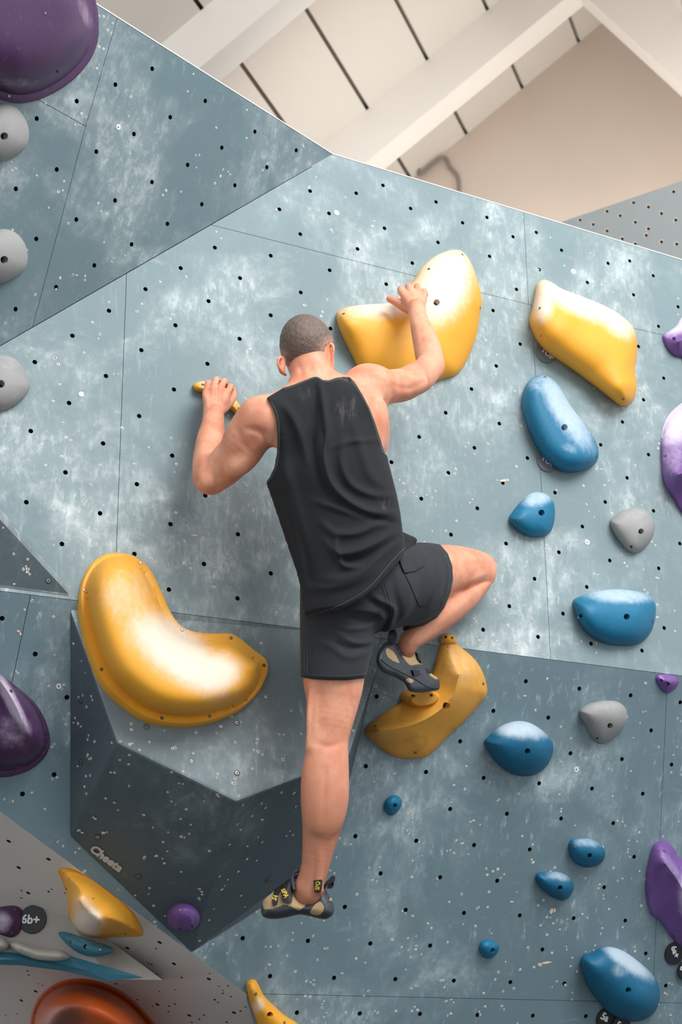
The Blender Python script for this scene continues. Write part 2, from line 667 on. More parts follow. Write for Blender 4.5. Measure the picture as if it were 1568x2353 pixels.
HC = [(1209, 1565.6), (1332, 1582.5), (1450, 1598), (1564, 1614), (1134.3, 1633.5), (1260.6, 1649), (1497, 1678.5), (1311.6, 1731), (1430, 1744.5), (1544, 1757), (1112, 1787.5), (1239.6, 1800), (1361, 1812), (1477.8, 1824), (865.8, 1600.6), (841, 1760.6), (979.6, 1774), (1058, 1703.6), (1035, 1859), (1165.5, 1870), (817, 1921.6), (957, 1932), (1090, 1942), (875, 2007), (1012, 2016), (1143, 2024), (792.8, 2084), (932.8, 2091), (1066.7, 2098), (1195, 2103.6), (708, 2162), (851.5, 2168), (989, 2173), (768, 2247), (909, 2250), (1043.5, 2253.5), (1173.5, 2257), (827, 2329), (965.6, 2330), (1097.6, 2332.6), (1290, 1881), (1410, 1891.6), (1524.6, 1901.5), (1218, 1952), (1458, 1969), (1389, 2039), (1319, 2110), (1437.6, 2115.5), (1247, 2182), (1484.8, 2191), (1297.6, 2260), (1530.7, 2265), (1225, 2334), (1347, 2335), (558, 2156), (621, 2243), (682.6, 2327), (4.8, 1421), (81, 1503), (153.7, 1602.5), (124.4, 1780), (51.7, 1824.5)]
HE = [(20, 1933), (111.6, 1974.5), (43, 1993.7), (65, 2052), (367, 2165.6), (293, 2178.5), (400, 2214.7), (480, 2249.5), (82, 2278), (49, 2299), (361.6, 2308), (435, 2333.5), (538, 2327)]


def structure(name, pl, c):
    return tag(empty(name, on(pl, *c)), kind='structure')


WA = structure('wall_center', PA, (784, 1400))
yS = lambda x: 1358 + (x) * .12436      # seam between upright and overhanging wall
xS = lambda x: 516.5 + (x - 485) * .251 if x < 1215 else 699.7 + (x - 1215) * .226
cr = lambda x: 355 + (765 - x) * .57516  # crease
tp = lambda x: 355 + (x - 765) * .3026   # top edge
A_poly = [(765, 355), (1880, tp(1880)), (1880, yS(1880)), (-320, yS(-320)), (-320, cr(-320))]
panel(PA, [(765, 355), (1204, tp(1204)), (1215, 699.7), (485, cr(485) + .5)], HA, WA, M_wallA)
panel(PA, [(1204, tp(1204)), (1880, tp(1880)), (1880, xS(1880)), (1215, 699.7)], HA, WA, M_wallA)
panel(PA, [(485, cr(485) + .5), (1215, 699.7), (1222, 701.3), (1266, yS(1266)), (263, yS(263)), (291, cr(291) + .5)], HA, WA, M_wallA)
panel(PA, [(1222, 701.3), (1880, xS(1880)), (1880, yS(1880)), (1266, yS(1266))], HA, WA, M_wallA)
panel(PA, [(291, cr(291) + .5), (263, yS(263)), (-320, yS(-320)), (-320, cr(-320))], HA, WA, M_wallA)
backing(PA, [(768, 366), (1880, tp(1880) + 6), (1880, yS(1880) - 2), (-320, yS(-320) - 2), (-320, cr(-320) - 30), (690, cr(690) - 22)], WA)
ok = lambda *z: None
screw_marks(PA, A_poly, 330, WA, 3, dens=lambda x, y: .35 + .65 * smooth01((y - 500) / 900))
# painted edge strip along the top of the wall
def strip(name, pl, a, b, wdt, h0, h1, parent, mat):
    """thin board along the line a-b (pixels on the plane), rising wdt above it"""
    p = to2(pl, [on(pl, *a), on(pl, *b)])
    d = unit(p[1] - p[0])
    nrm = np.array([-d[1], d[0]])
    if nrm[1] < 0:
        nrm = -nrm
    Q = np.array([p[0], p[1], p[1] + nrm * wdt, p[0] + nrm * wdt])
    V = np.vstack([to3(pl, Q, h1), to3(pl, Q, h0)])
    return mesh_obj(name, V, [(0, 1, 2, 3), (7, 6, 5, 4), (0, 4, 5, 1), (1, 5, 6, 2), (2, 6, 7, 3), (3, 7, 4, 0)], mat, parent)


strip('edge_strip', PA, (765, 354.5), (1880, tp(1880) - .5), .0035, -.045, .0005, WA, M_edge)

chips(PA, [(1158, 1104, 24, 6, -4), (1166, 1103, 10, 7, 0), (447, 1230, 14, 5, 5), (1190, 1480, 15, 5, 2), (1103, 1471, 9, 4, 0), (1142, 1472, 9, 4, 0), (1512, 1328, 12, 4, 12), (1090, 1422, 7, 5, 0), (635, 482, 8, 4, 30), (309, 1066, 9, 4, 5), (1511, 1418, 7, 5, 0)], WA, 1)
WB = structure('wall_upper_left', PB, (300, 400))
tb = lambda x: (x - 205) * .6339
B_tl = (-320, tb(-320))
panel(PB, [(270, tb(270)), (765, 355), (75, cr(75)), (197, 290)], HB, WB, M_wallB)
panel(PB, [(270, tb(270)), (197, 290), (80, 225), (-320, 1), (-320, tb(-320))], HB, WB, M_wallB)
panel(PB, [(80, 225), (197, 290), (75, cr(75)), (-320, cr(-320)), (-320, 1)], HB, WB, M_wallB)
backing(PB, [(740, 350), (-320, tb(-320) + 8), (-320, cr(-320) - 4), (75, cr(75) - 2)], WB)
screw_marks(PB, [(765, 355), (-320, tb(-320)), (-320, cr(-320))], 90, WB, 5)
strip('edge_strip', PB, (765, 354.5), (-320, tb(-320) - .5), .0035, -.045, .0005, WB, M_edge)

WC = structure('wall_lower', PC, (1100, 1900))
D1 = lambda x: 2283 + (x - 566) * .022
eE = lambda x: 1865 + x * .7385
panel(PC, [(70, yS(70)), (1535, yS(1535)), (1500, D1(1500)), (566, 2283), (0 - 30, eE(-30))], HC, WC, M_wallC)
panel(PC, [(1535, yS(1535)), (1880, yS(1880)), (1880, D1(1880)), (1500, D1(1500))], HC, WC, M_wallC)
panel(PC, [(-320, yS(-320)), (70, yS(70)), (-30, eE(-30)), (-320, eE(-320))], HC, WC, M_wallC)
panel(PC, [(566, 2283), (1880, D1(1880)), (1880, 2620), (668, 2620), (587, 2353)], HC, WC, M_wallC)
backing(PC, [(-320, yS(-320)), (1880, yS(1880)), (1880, 2610), (690, 2610), (600, 2340), (560, 2265), (-320, eE(-320) - 12)], WC)
screw_marks(PC, [(60, yS(60)), (1880, yS(1880)), (1880, 2600), (670, 2600), (570, 2283), (0, 1865), (-320, eE(-320)), (-320, yS(-320))], 520, WC, 9,
            dens=lambda x, y: .25 + .75 * smooth01((y - 1480) / 500))

chips(PC, [(1268, 2094, 10, 14, 10), (1275, 2092, 8, 10, 0), (1256, 2212, 24, 5, -8), (1243, 2217, 6, 8, 0), (1177, 2072, 9, 5, 0), (1207, 1599, 11, 4, 4), (907, 1778, 9, 4, -10), (42, 1450, 8, 6, 0), (47, 1457, 6, 8, 0), (1300, 2263, 9, 6, 30), (1542, 2332, 8, 4, -20)], WC, 2)
WE = structure('wall_lower_left', PE, (250, 2250))
panel(PE, [(-320, eE(-320)), (0, 1865), (566, 2283), (700, 2620), (-320, 2620)], HE, WE, M_beige, thick=.012)
screw_marks(PE, [(-320, eE(-320)), (0, 1865), (566, 2283), (700, 2620), (-320, 2620)], 110, WE, 12, size=1.0, mats=[M_hole, M_hole],
            dens=lambda x, y: .2 + .8 * smooth01((y - 2000) / 300))


# ------------------------------------------------------------------ volumes
def solid(name, V, Fc, mat, bev=.004, parent=None, origin=None):
    o = mesh_obj(name, V, Fc, mat, parent, origin=origin)
    bm = bmesh.new()
    bm.from_mesh(o.data)
    bmesh.ops.recalc_face_normals(bm, faces=bm.faces)
    bm.to_mesh(o.data)
    bm.free()
    if bev:
        bevel(o, bev, 2, 8)
    return o


ot = lambda x, y: on(PT, x, y)
oc = lambda x, y: on(PC, x, y)
VG = np.array([oc(160, 1398), oc(690, 1446.5), ot(868, 1535), ot(800, 1744), ot(543, 1841), ot(270, 1707),
               oc(160, 1922), oc(440, 2191), oc(600, 2088), oc(768, 1945), oc(846, 1560)])
FG = [(0, 1, 2, 3, 4, 5), (0, 5, 6), (5, 4, 7, 6), (4, 3, 9, 8, 7), (2, 10, 9, 3), (1, 10, 2), (0, 6, 7, 8, 9, 10, 1)]
vol = solid('wall_volume', VG, FG, M_vol, .006, origin=oc(430, 1800))
vol.data.materials.append(M_voltop)
vol.data.polygons[0].material_index = 1  # top face takes the lighter grey: chalk plus painted-in light
tag(vol, 'big faceted dark grey plywood volume under the climber, lettered near its left edge', 'volume')
def cups(pl, pts, parent, h=.0006):
    for q in pts:
        k = bpy.data.objects.new('bolt_hole', ring_mesh())
        COL.objects.link(k)
        orient(k, on(pl, *q, h), pl[1])
        adopt(k, parent)


_ring = []


def ring_mesh():
    """bolt sunk in a shallow countersink with a low rim"""
    if _ring:
        return _ring[0]
    n = 14
    bm = bmesh.new()
    prof = [(.0078, 0, 0), (.0074, .0009, 0), (.0062, .0010, 0), (.0058, .0003, 0), (.0040, .0004, 1), (.0038, .0012, 1), (.0020, .0012, 1), (.0018, .0002, 0), (0, .0002, 0)]
    rings = []
    for r, z, m in prof:
        rings.append([bm.verts.new((r * math.cos(2 * math.pi * k / n), r * math.sin(2 * math.pi * k / n), z)) for k in range(n)] if r else [bm.verts.new((0, 0, z))])
    for i in range(len(rings) - 1):
        a, b = rings[i], rings[i + 1]
        for k in range(n):
            f = bm.faces.new([a[k], a[(k + 1) % n], b[(k + 1) % n], b[k]] if len(b) > 1 else [a[k], a[(k + 1) % n], b[0]])
            f.material_index = prof[i + 1][2]
    me = bpy.data.meshes.new('bolt')
    bm.to_mesh(me)
    me.materials.append(M_dark)
    me.materials.append(M_steel)
    _ring.append(me)
    return me


def bolt_on(pl, pts, parent, name='bolt', h=.0006, scale=1.0, n=None):
    for q in pts:
        k = bpy.data.objects.new(name, ring_mesh())
        COL.objects.link(k)
        orient(k, on(pl, *q, h), pl[1] if n is None else n)
        k.scale = (scale,) * 3
        adopt(k, parent)


def facepl(*idx):
    a, b, c = [VG[i] for i in idx]
    n = unit(np.cross(b - a, c - a))
    if n @ (CAM - a) < 0:
        n = -n
    return (a, n)


PL_left, PL_low, PL_low2 = facepl(0, 5, 6), facepl(5, 4, 7), facepl(4, 3, 8)
bolt_on(PT, [(337, 1670), (545, 1660.6), (545, 1776)], vol)
bolt_on(PL_left, [(184.5, 1610.5), (185.5, 1751)], vol)
bolt_on(PL_low, [(223.7, 1923.7), (318, 2014)], vol)
bolt_on(PL_low2, [(619.5, 2023)], vol)
px_of = lambda idx: [pix(VG[i])[:2] for i in idx]
screw_marks(PT, px_of([0, 1, 2, 3, 4, 5]), 60, vol, 21, dens=lambda x, y: .2 + .8 * smooth01((y - 1620) / 120))
screw_marks(PL_left, px_of([0, 5, 6]), 24, vol, 22)
screw_marks(PL_low, px_of([5, 4, 7, 6]), 55, vol, 23, size=.95)
screw_marks(PL_low2, px_of([4, 3, 9, 8, 7]), 45, vol, 24, size=.95)

# triangular volume at the left edge: ridge from the tip up to the left
oa = lambda x, y, h=0: on(PA, x, y, h)
VH = np.array([oa(184, 1379), oa(-330, 1312), oa(-330, 830), oa(-300, 890, .20), oa(-300, 1240, .20)])
VH = np.array([oa(184, 1378), oa(-340, 1312), oa(-340, 772), oa(-340, 810, .16)])
trv = solid('triangular_volume', VH, [(0, 1, 3), (0, 3, 2), (1, 2, 3), (0, 2, 1)], M_vol, .012, origin=oa(20, 1330))
trv.data.materials.append(M_voltop)
trv.data.polygons[1].material_index = 1
trv.modifiers['bevel'].material = 1  # lit ridge painted on: the bevel takes the lightened chalky grey
tag(trv, 'dark grey triangular plywood volume at the left edge, its sharp tip pointing right', 'volume')
a_, b_, c_ = VH[0], VH[1], VH[3]
n_ = unit(np.cross(b_ - a_, c_ - a_))
n_ = n_ if n_ @ (CAM - a_) > 0 else -n_
PLH = (a_, n_)
bolt_on(PLH, [(111, 1334)], trv)
screw_marks(PLH, [(0, 1190), (160, 1372), (0, 1350)], 9, trv, 31)

# low beige wedge volume and the teal fin on the lower left wall
ox = lambda x, y, h=0: on(PE, x, y, h)
of = lambda x, y, h=0: on(PF, x, y, h)
cpx = [(-200, 1996), (0, 2058), (156, 2106), (254, 2163), (372, 2249)]
lpx = [(-200, 2225), (0, 2212), (140, 2228), (250, 2250), (374, 2252)]
VF = np.array([ox(*q) for q in cpx] + [of(*q) for q in lpx] + [ox(*q) for q in lpx])
FF = []
for i in range(4):
    FF += [(i, i + 1, 6 + i, 5 + i), (5 + i, 6 + i, 11 + i, 10 + i), (10 + i, 11 + i, i + 1, i)]
FF += [(0, 5, 10), (4, 14, 9)]
wed = solid('wedge_volume', VF, FF, M_wedge, 0, origin=ox(100, 2120))
tag(wed, 'flat beige wedge volume tapering to a point on the lower left wall', 'volume')
VK = np.array([of(-200, 2178), of(20, 2188), of(158, 2195), of(328, 2246), of(248, 2254), of(138, 2230), of(46, 2218), of(-200, 2212), of(40, 2204, .03), of(200, 2229, .02)])
fin = solid('teal_fin_volume', VK, [(0, 8, 1), (1, 8, 9, 2), (2, 9, 3), (3, 9, 4), (4, 9, 5), (5, 9, 8, 6), (6, 8, 7), (0, 7, 8), (0, 1, 2, 3, 4, 5, 6, 7)], M_teal, 0, origin=of(100, 2215))
tag(fin, 'long teal fin shaped volume tapering to the right below the cream holds', 'volume')

# ------------------------------------------------------------------ hall behind the wall
dW = head(20.5)
PW = (CAM + ray(1200, 300) * 10.0, -dW)
l1, l2 = on(PW, 970, 392), on(PW, 1412, 30)
wl = unit(l2 - l1)
hz = unit(np.array([wl[0], wl[1], 0]))
wr = unit(on(PW, 1568, 172) - l2)
nL = unit(np.cross(wl, dW))
nL = nL if nL[2] < 0 else -nL
nR = unit(np.cross(wr, dW))
nR = nR if nR[2] < 0 else -nR
roofL, roofR = (l2, nL), (l2, nR)


def box_along(name, p, ax, L, u, U, v, Vv, mat, parent):
    """box from p along three axes"""
    V = []
    for a in (0, L):
        for b in (0, U):
            for c in (0, Vv):
                V.append(p + ax * a + u * b + v * c)
    return solid(name, np.array(V), [(0, 1, 3, 2), (4, 6, 7, 5), (0, 4, 5, 1), (2, 3, 7, 6), (0, 2, 6, 4), (1, 5, 7, 3)], mat, 0, parent)


gable = structure('wall_far', PW, (1200, 800))
GV = [l2 + wl * -6.5, l2, l2 + wr * 4.0]
Vg = np.array([GV[0], GV[1], GV[2], GV[2] * [1, 1, 0], GV[0] * [1, 1, 0]])
Vg2 = Vg + dW * .2
mesh_obj('plaster', np.vstack([Vg, Vg2]), [(0, 1, 2, 3, 4), (9, 8, 7, 6, 5)] + [(i, 5 + i, 5 + (i + 1) % 5, (i + 1) % 5) for i in range(5)], M_gable, gable)
ceil = tag(empty('ceiling', l2), kind='structure')
LEN = 7.0
back_ = [l2 + wl * -6.5 - nL * .05, l2 - nL * .05, l2 - nL * .05 - dW * LEN, l2 + wl * -6.5 - nL * .05 - dW * LEN]
# left slope: long slabs with open joints; joint positions read on the gable line
tj = [np.dot(on(PW, *q) - l2, wl) for q in ((1330, 95), (1198, 205), (1075, 310))]
stp = (tj[0] - tj[2]) / 2
js = [0.0] + [tj[0] - i * stp for i in range(0, 14)]
for a, b in zip(js[:-1], js[1:]):
    box_along('ceiling_slab', l2 + wl * (b + .012), wl, a - b - .024, -dW, LEN, -nL, .06, M_white, ceil)
box_along('slab_backing', l2 + wl * js[-1] - nL * .062 + dW * .4, wl, -js[-1], -dW, LEN + .4, -nL, .03, M_joint, ceil)  # added sheet above the slabs, keeps daylight out of the joints
box_along('slab_backing', l2 - nR * .062 + dW * .4, wr, 4 * stp, -dW, 3.6, -nR, .03, M_joint, ceil)  # another added light stop, over the right slope
for i in range(4):
    box_along('ceiling_slab', l2 + wr * (i * stp + .012), wr, stp - .024, -dW, 3.2, -nR, .06, M_white, ceil)
# rafters: pairs meeting under the ridge
def rafter(qx, tall, wide):
    u = on(roofL, *qx)
    k = np.dot(u - l2, -dW)
    p = l2 - dW * k
    a = box_along('rafter', p + wl * -6.5, wl, 6.5 + .0, nL, tall, dW, wide, M_beam, ceil)
    b = box_along('rafter', p, wr, 2.2, nR, tall, dW, wide, M_beam, ceil)
    return a, b


rafter((965, 152), .30, .17)
rafter((437, 45), .30, .17)


def tube(name, pts, r, mat, parent=None, n=8, closed=False, label=None, caps=True, rad=None):
    P = np.asarray(pts, float)
    N = len(P)
    V, Fc = [], []
    prev = None
    for i in range(N):
        a = P[i - 1] if (i or closed) else P[i]
        b = P[(i + 1) % N] if (i < N - 1 or closed) else P[i]
        t = unit(b - a)
        if prev is None:
            ref = np.array([0, 0, 1.0]) if abs(t[2]) < .9 else np.array([1.0, 0, 0])
            u = unit(np.cross(t, ref))
        else:
            u = unit(prev - t * (prev @ t))
        prev = u
        v = np.cross(t, u)
        rr = r if rad is None else rad[i]
        for k in range(n):
            V.append(P[i] + (u * math.cos(2 * math.pi * k / n) + v * math.sin(2 * math.pi * k / n)) * rr)
    rng = N if closed else N - 1
    for i in range(rng):
        for k in range(n):
            Fc.append((i * n + k, i * n + (k + 1) % n, ((i + 1) % N) * n + (k + 1) % n, ((i + 1) % N) * n + k))
    if caps and not closed:
        Fc.append(tuple(range(n - 1, -1, -1)))
        Fc.append(tuple(range((N - 1) * n, N * n)))
    return mesh_obj(name, np.array(V), Fc, mat, parent, smooth=True)


cable = tube('cable', [on(PW, *q, .03) for q in catmull([(925, 345), (945, 362), (962, 385), (968, 400), (1018, 362), (1035, 385), (1052, 405), (1056, 440), (1056, 520)], 6, False)], .012, M_joint)
tag(cable, 'thin cable sagging in the corner between pale ceiling and gable wall', 'cable')
PR = (CAM + ray(1290, 510) * 7.6, None)
hR = head(-54)
nR_ = np.array([hR[1], -hR[0], 0])
nR_ = nR_ if nR_ @ (CAM - PR[0]) > 0 else -nR_
PR = (PR[0], nR_)
WR = structure('wall_right', PR, (1500, 700))
rt = lambda x: 510 - (x - 1290) * .342
HRr = [(1333, 505), (1363, 515), (1395, 485), (1425, 495), (1456, 465), (1395, 530), (1430, 548), (1460, 510), (1490, 525), (1490, 475), (1520, 490), (1553, 505), (1515, 440), (1548, 440), (1460, 560), (1485, 540), (1520, 555), (1555, 560)]
panel(PR, [(1100, rt(1100)), (1950, rt(1950)), (1950, 1000), (1100, 1000)], HRr, WR, M_far, radius=.011)
floor_ = mesh_obj('floor', [(-7, -5, 0), (9, -5, 0), (9, 13, 0), (-7, 13, 0), (-7, -5, -.1), (9, -5, -.1), (9, 13, -.1), (-7, 13, -.1)],
                  [(0, 1, 2, 3), (7, 6, 5, 4), (0, 4, 5, 1), (1, 5, 6, 2), (2, 6, 7, 3), (3, 7, 4, 0)], plain('mat_vinyl', (.09, .095, .10), .6))
tag(floor_, kind='structure')

# ------------------------------------------------------------------ climbing holds
def ell(c, rx, ry, rot=0.0, n=14):
    a = np.linspace(0, 2 * math.pi, n, endpoint=False)
    x, y = rx * np.cos(a), ry * np.sin(a)
    r = math.radians(rot)
    return np.stack([c[0] + x * math.cos(r) - y * math.sin(r), c[1] + x * math.sin(r) + y * math.cos(r)], 1)


PROF = {
    'dome': lambda t: np.sqrt(np.clip(1 - (1 - np.clip(t, 0, 1)) ** 2, 0, 1)) ** 1.1,
    'soft': lambda t: smooth01(.12 + .88 * t) - smooth01(np.array(.12)) * (1 - t),
    'roof': lambda t: .12 * smooth01(t * 12) + .88 * t,
    'rim': lambda t: np.where(t < .2, .07 * smooth01(t * 25), .07 + .93 * np.sqrt(np.clip(1 - (1 - smooth01((t - .2) / .8) ** .62) ** 2, 0, 1))),
    'rim2': lambda t: np.where(t < .12, .05 * smooth01(t * 25), .05 + .95 * np.sqrt(np.clip(1 - (1 - smooth01((t - .12) / .88) ** .6) ** 2, 0, 1))),
    'plate': lambda t: smooth01(t * 3.2),
}


def surf_factory(outl, spine, prof, H, extra=None):
    def hf(P):
        P = np.atleast_2d(np.asarray(P, float))
        s = seg_dist(P, outl, True)
        ds = seg_dist(P, spine)
        t = s / (s + ds + 1e-6)
        h = H * PROF[prof](t)
        if extra is not None:
            h = h + extra(P, t)
        return h, t
    return hf


def hold(name, label, cat, pl, outline, spine, H, mat, prof='dome', chalk=(), bolts=(), screws=(), group=None, step=None, extra=None,
         lift=0.0, smooth_outline=True, boltr=8.0, deep=.022, parent=None):
    """moulded hold on a wall plane: outline and ridge are read in the photo, height rises from the rim to the ridge"""
    outl = catmull(outline, 8) if smooth_outline else np.asarray(outline, float)
    size = np.ptp(outl, axis=0).max()
    step = step or max(2.2, size / 46)
    outl = resample(outl, step)
    spine = np.atleast_2d(np.asarray(spine, float))
    if len(spine) > 2:
        spine = catmull(spine, 5, False)
    hf = surf_factory(outl, spine, prof, H, extra)
    pts = [outl]
    # inner loops close to the rim, where the side is steep
    for k in (.035, .09, .17):
        S = resample(spine, max(step, 2), False) if len(spine) > 1 else spine
        D = np.linalg.norm(outl[:, None] - S[None], axis=2)
        wgt = 1 / (D ** 3 + 1e-6)
        tgt = (wgt @ S) / wgt.sum(1, keepdims=True)
        pts.append(outl + (tgt - outl) * k)
    lo, hi = outl.min(0), outl.max(0)
    gx, gy = np.meshgrid(np.arange(lo[0], hi[0], step), np.arange(lo[1], hi[1], step))
    gx = gx + (np.arange(gx.shape[0])[:, None] % 2) * step * .5
    G = np.stack([gx.ravel(), gy.ravel()], 1)
    G = G[inside(G, outl)]
    dG = seg_dist(G, outl, True)
    tG = dG / (dG + seg_dist(G, spine))
    G = G[(tG > .2) & (dG > step * .8)]
    if len(spine) > 1:
        S = resample(spine, step, False)
        G = np.vstack([G[seg_dist(G, spine) > step * .6], S])
    rec = []
    for b in bolts:
        r = b[2] if len(b) > 2 else boltr
        c = np.array(b[:2], float)
        G = G[np.linalg.norm(G - c, axis=1) > r * 1.35]
        pts = [pts[0]] + [q[np.linalg.norm(q - c, axis=1) > r * 1.35] for q in pts[1:]]
        n = 14
        a = np.linspace(0, 2 * math.pi, n, endpoint=False)
        ring = np.stack([np.cos(a), np.sin(a)], 1)
        G = np.vstack([G, c + ring * r * 1.2, c + ring * r * 1.0, c + ring * r * .93, c + ring * r * .5, [c]])
        rec.append((c, r))
    allp = np.vstack(pts + [G])
    n0 = len(outl)
    edges = [(i, (i + 1) % n0) for i in range(n0)]
    vo, eo, fo, ov, oe, of = delaunay_2d_cdt([Vector(p) for p in allp], edges, [], 1, 1e-4)
    P = np.array([tuple(v) for v in vo])
    h, t = hf(P)
    bnd = seg_dist(P, outl, True) < .05
    h[bnd] = 0
    n = pl[1]
    V = onv(pl, P, h + lift)
    dep = np.zeros(len(P))
    for c, r in rec:
        d = np.linalg.norm(P - c, axis=1)
        hit = d < r * .96
        hc = hf([c])[0][0]
        base = on(pl, *c, hc + lift)
        sc = np.dot(base - CAM, FWD) / FP
        dd = min(deep * r / 8, max(hc * .8, .004))
        for i in np.where(hit)[0]:
            q = to2(pl, on(pl, *P[i], hc + lift))
            V[i] = to3(pl, q, 0) + n * (hc + lift - dd)
        dep[hit] = 1
    # side wall down to the board and flat back
    bi = np.linalg.norm(P[None] - outl[:, None], axis=2).argmin(1)
    rim = onv(pl, P[bi], .0025 + lift)
    V[bi] = rim
    back = onv(pl, P[bi], 0.0)
    if lift > 0:
        back = rim - n * (.0025 + lift)
    Fc = [list(f) for f in fo]
    o3 = []
    for f in Fc:
        a, b, c = V[f[0]], V[f[1]], V[f[2]]
        pa, pb, pc = P[f[0]], P[f[1]], P[f[2]]
        s = (pb[0] - pa[0]) * (pc[1] - pa[1]) - (pb[1] - pa[1]) * (pc[0] - pa[0])
        o3.append(f if s < 0 else f[::-1])
    k0 = len(V)
    V = np.vstack([V, back])
    for i in range(n0):
        j = (i + 1) % n0
        o3.append([bi[i], bi[j], k0 + j, k0 + i])
    o3.append([k0 + i for i in range(n0)])
    ch = np.zeros(len(P))
    for b in chalk:
        cx, cy, rx, ry, rot, stg = b
        r = math.radians(rot)
        dx, dy = P[:, 0] - cx, P[:, 1] - cy
        u, v = (dx * math.cos(r) + dy * math.sin(r)) / rx, (-dx * math.sin(r) + dy * math.cos(r)) / ry
        ch = np.maximum(ch, stg * smooth01((1.5 - np.sqrt(u * u + v * v)) / 1.2))
    ch = np.r_[ch, np.zeros(len(back))]
    mi = [0] * len(o3)
    for k, f in enumerate(o3[:len(Fc)]):
        if all(i < len(dep) and dep[i] > 0 for i in f):
            mi[k] = 1
    mats = [mat, M_dark] if any(mi) else [mat]
    cen = to3(pl, to2(pl, on(pl, *outl.mean(0))))
    o = mesh_obj(name, V, o3, mats, parent, origin=cen, smooth=True, matidx=mi, attrs={'chalk': ch})
    bm = bmesh.new()
    bm.from_mesh(o.data)
    bmesh.ops.recalc_face_normals(bm, faces=bm.faces)
    bm.to_mesh(o.data)
    bm.free()
    mk = o.data
    mk.set_sharp_from_angle(angle=math.radians(48))
    tag(o, label, cat, group)
    for c, r in rec:
        hc = hf([c])[0][0]
        dd = min(deep * r / 8, max(hc * .8, .004))
        if r < 4.5 or boltr < 0:
            continue
        k = bpy.data.objects.new('bolt', ring_mesh())
        COL.objects.link(k)
        orient(k, on(pl, *c, hc + lift) - n * (dd - .0006), n)
        k.scale = (.62 * r / 8,) * 3
        adopt(k, o)
    for q in screws:
        hc = hf([q])[0][0]
        e = 2.0
        hx = hf([(q[0] + e, q[1])])[0][0] - hf([(q[0] - e, q[1])])[0][0]
        A0, A1 = on(pl, q[0] - e, q[1], hf([(q[0] - e, q[1])])[0][0]), on(pl, q[0] + e, q[1], hf([(q[0] + e, q[1])])[0][0])
        B0, B1 = on(pl, q[0], q[1] - e, hf([(q[0], q[1] - e)])[0][0]), on(pl, q[0], q[1] + e, hf([(q[0], q[1] + e)])[0][0])
        nn = unit(np.cross(A1 - A0, B1 - B0))
        nn = nn if nn @ n > 0 else -nn
        k = bpy.data.objects.new('screw', ring_mesh())
        COL.objects.link(k)
        orient(k, on(pl, *q, hc + lift) + nn * .0004, nn)
        k.scale = (.62,) * 3
        adopt(k, o)
    o['_h'] = 0
    del o['_h']
    return o, hf


GB = 'blue holds of the same set'
GG = 'grey holds of the same set'
GY = 'yellow holds of the same set'
GP = 'purple holds of the same set'


def ridge(lines):
    """extra crest or groove lines: (polyline, width px, height m)"""
    def f(P, t):
        h = np.zeros(len(P))
        for q, wdt, a in lines:
            d = seg_dist(P, catmull(q, 5, False) if len(q) > 2 else np.asarray(q, float))
            h += a * np.exp(-(d / wdt) ** 2) * smooth01(t * 3)
        return h
    return f


# --- yellow
Y_right, hf_right = hold('yellow_sloper', 'large crescent yellow hold with chalky top under the climber\'s right hand', 'climbing hold', PA,
     [(773, 722), (783, 712), (805, 704), (850, 699), (892, 696), (920, 680), (948, 648), (970, 615), (995, 592), (1022, 579), (1047, 574), (1066, 580), (1084, 606), (1099, 648), (1108, 690), (1103, 725), (1097, 765), (1082, 810), (1062, 848), (1045, 864), (1015, 872), (960, 890), (890, 885), (848, 868), (826, 850), (806, 812), (788, 775), (776, 745)],
     [(810, 742), (880, 752), (950, 760), (1010, 745), (1050, 700), (1060, 635)], .085, M_yel, 'dome',
     chalk=[(900, 690, 130, 42, -8, .95), (1020, 650, 70, 105, 18, 1.0), (990, 720, 60, 40, 0, .5)], bolts=[(1004, 695, 7.5)],
     screws=[(790, 721), (986, 618), (1063, 585), (852, 840), (1104, 708)], group=GY)
hold('yellow_sloper', 'tall leaf shaped yellow hold above a TOP tag at the upper right', 'climbing hold', PA,
     [(1217, 738), (1222, 712), (1228, 685), (1232, 660), (1240, 647), (1254, 643), (1270, 650), (1295, 665), (1340, 682), (1395, 705), (1432, 728), (1455, 752), (1464, 780), (1464, 815), (1460, 850), (1464, 885), (1457, 918), (1442, 932), (1426, 933), (1405, 917), (1360, 882), (1310, 845), (1265, 815), (1240, 792), (1225, 765)],
     [(1262, 718), (1330, 770), (1410, 815), (1432, 880)], .11, M_yel, 'dome',
     chalk=[(1340, 690, 130, 40, 24, 1.0), (1250, 690, 30, 60, 8, .8), (1420, 740, 55, 34, 40, .8)],
     screws=[(1241, 708), (1243, 771), (1433, 917)], group=GY, extra=ridge([([(1290, 760), (1330, 690)], 30, .006)]))
hold('yellow_kidney_hold', 'big kidney shaped yellow hold with flat screwed rim and chalk white belly', 'climbing hold', PT,
     [(183, 1375), (190, 1332), (212, 1293), (245, 1271), (285, 1269), (322, 1285), (348, 1313), (370, 1357), (390, 1402), (414, 1436), (448, 1452), (490, 1456), (528, 1456), (550, 1466), (585, 1494), (610, 1514), (616, 1534), (610, 1560), (592, 1593), (560, 1624), (520, 1645), (470, 1660), (420, 1665), (370, 1660), (325, 1645), (285, 1617), (250, 1585), (225, 1545), (205, 1490), (190, 1430)],
     [(268, 1345), (283, 1410), (315, 1480), (375, 1540), (450, 1568), (530, 1560)], .13, M_yel, 'rim',
     chalk=[(410, 1500, 150, 62, 38, 1.0), (290, 1370, 75, 75, 0, .45), (490, 1545, 70, 50, -10, 1.0), (330, 1440, 60, 80, -20, .5)],
     screws=[(323, 1293), (194, 1356), (233, 1538), (372, 1650), (482, 1646), (565, 1607), (607, 1529), (531, 1466), (419, 1447)], group=GY, lift=.022, step=6)
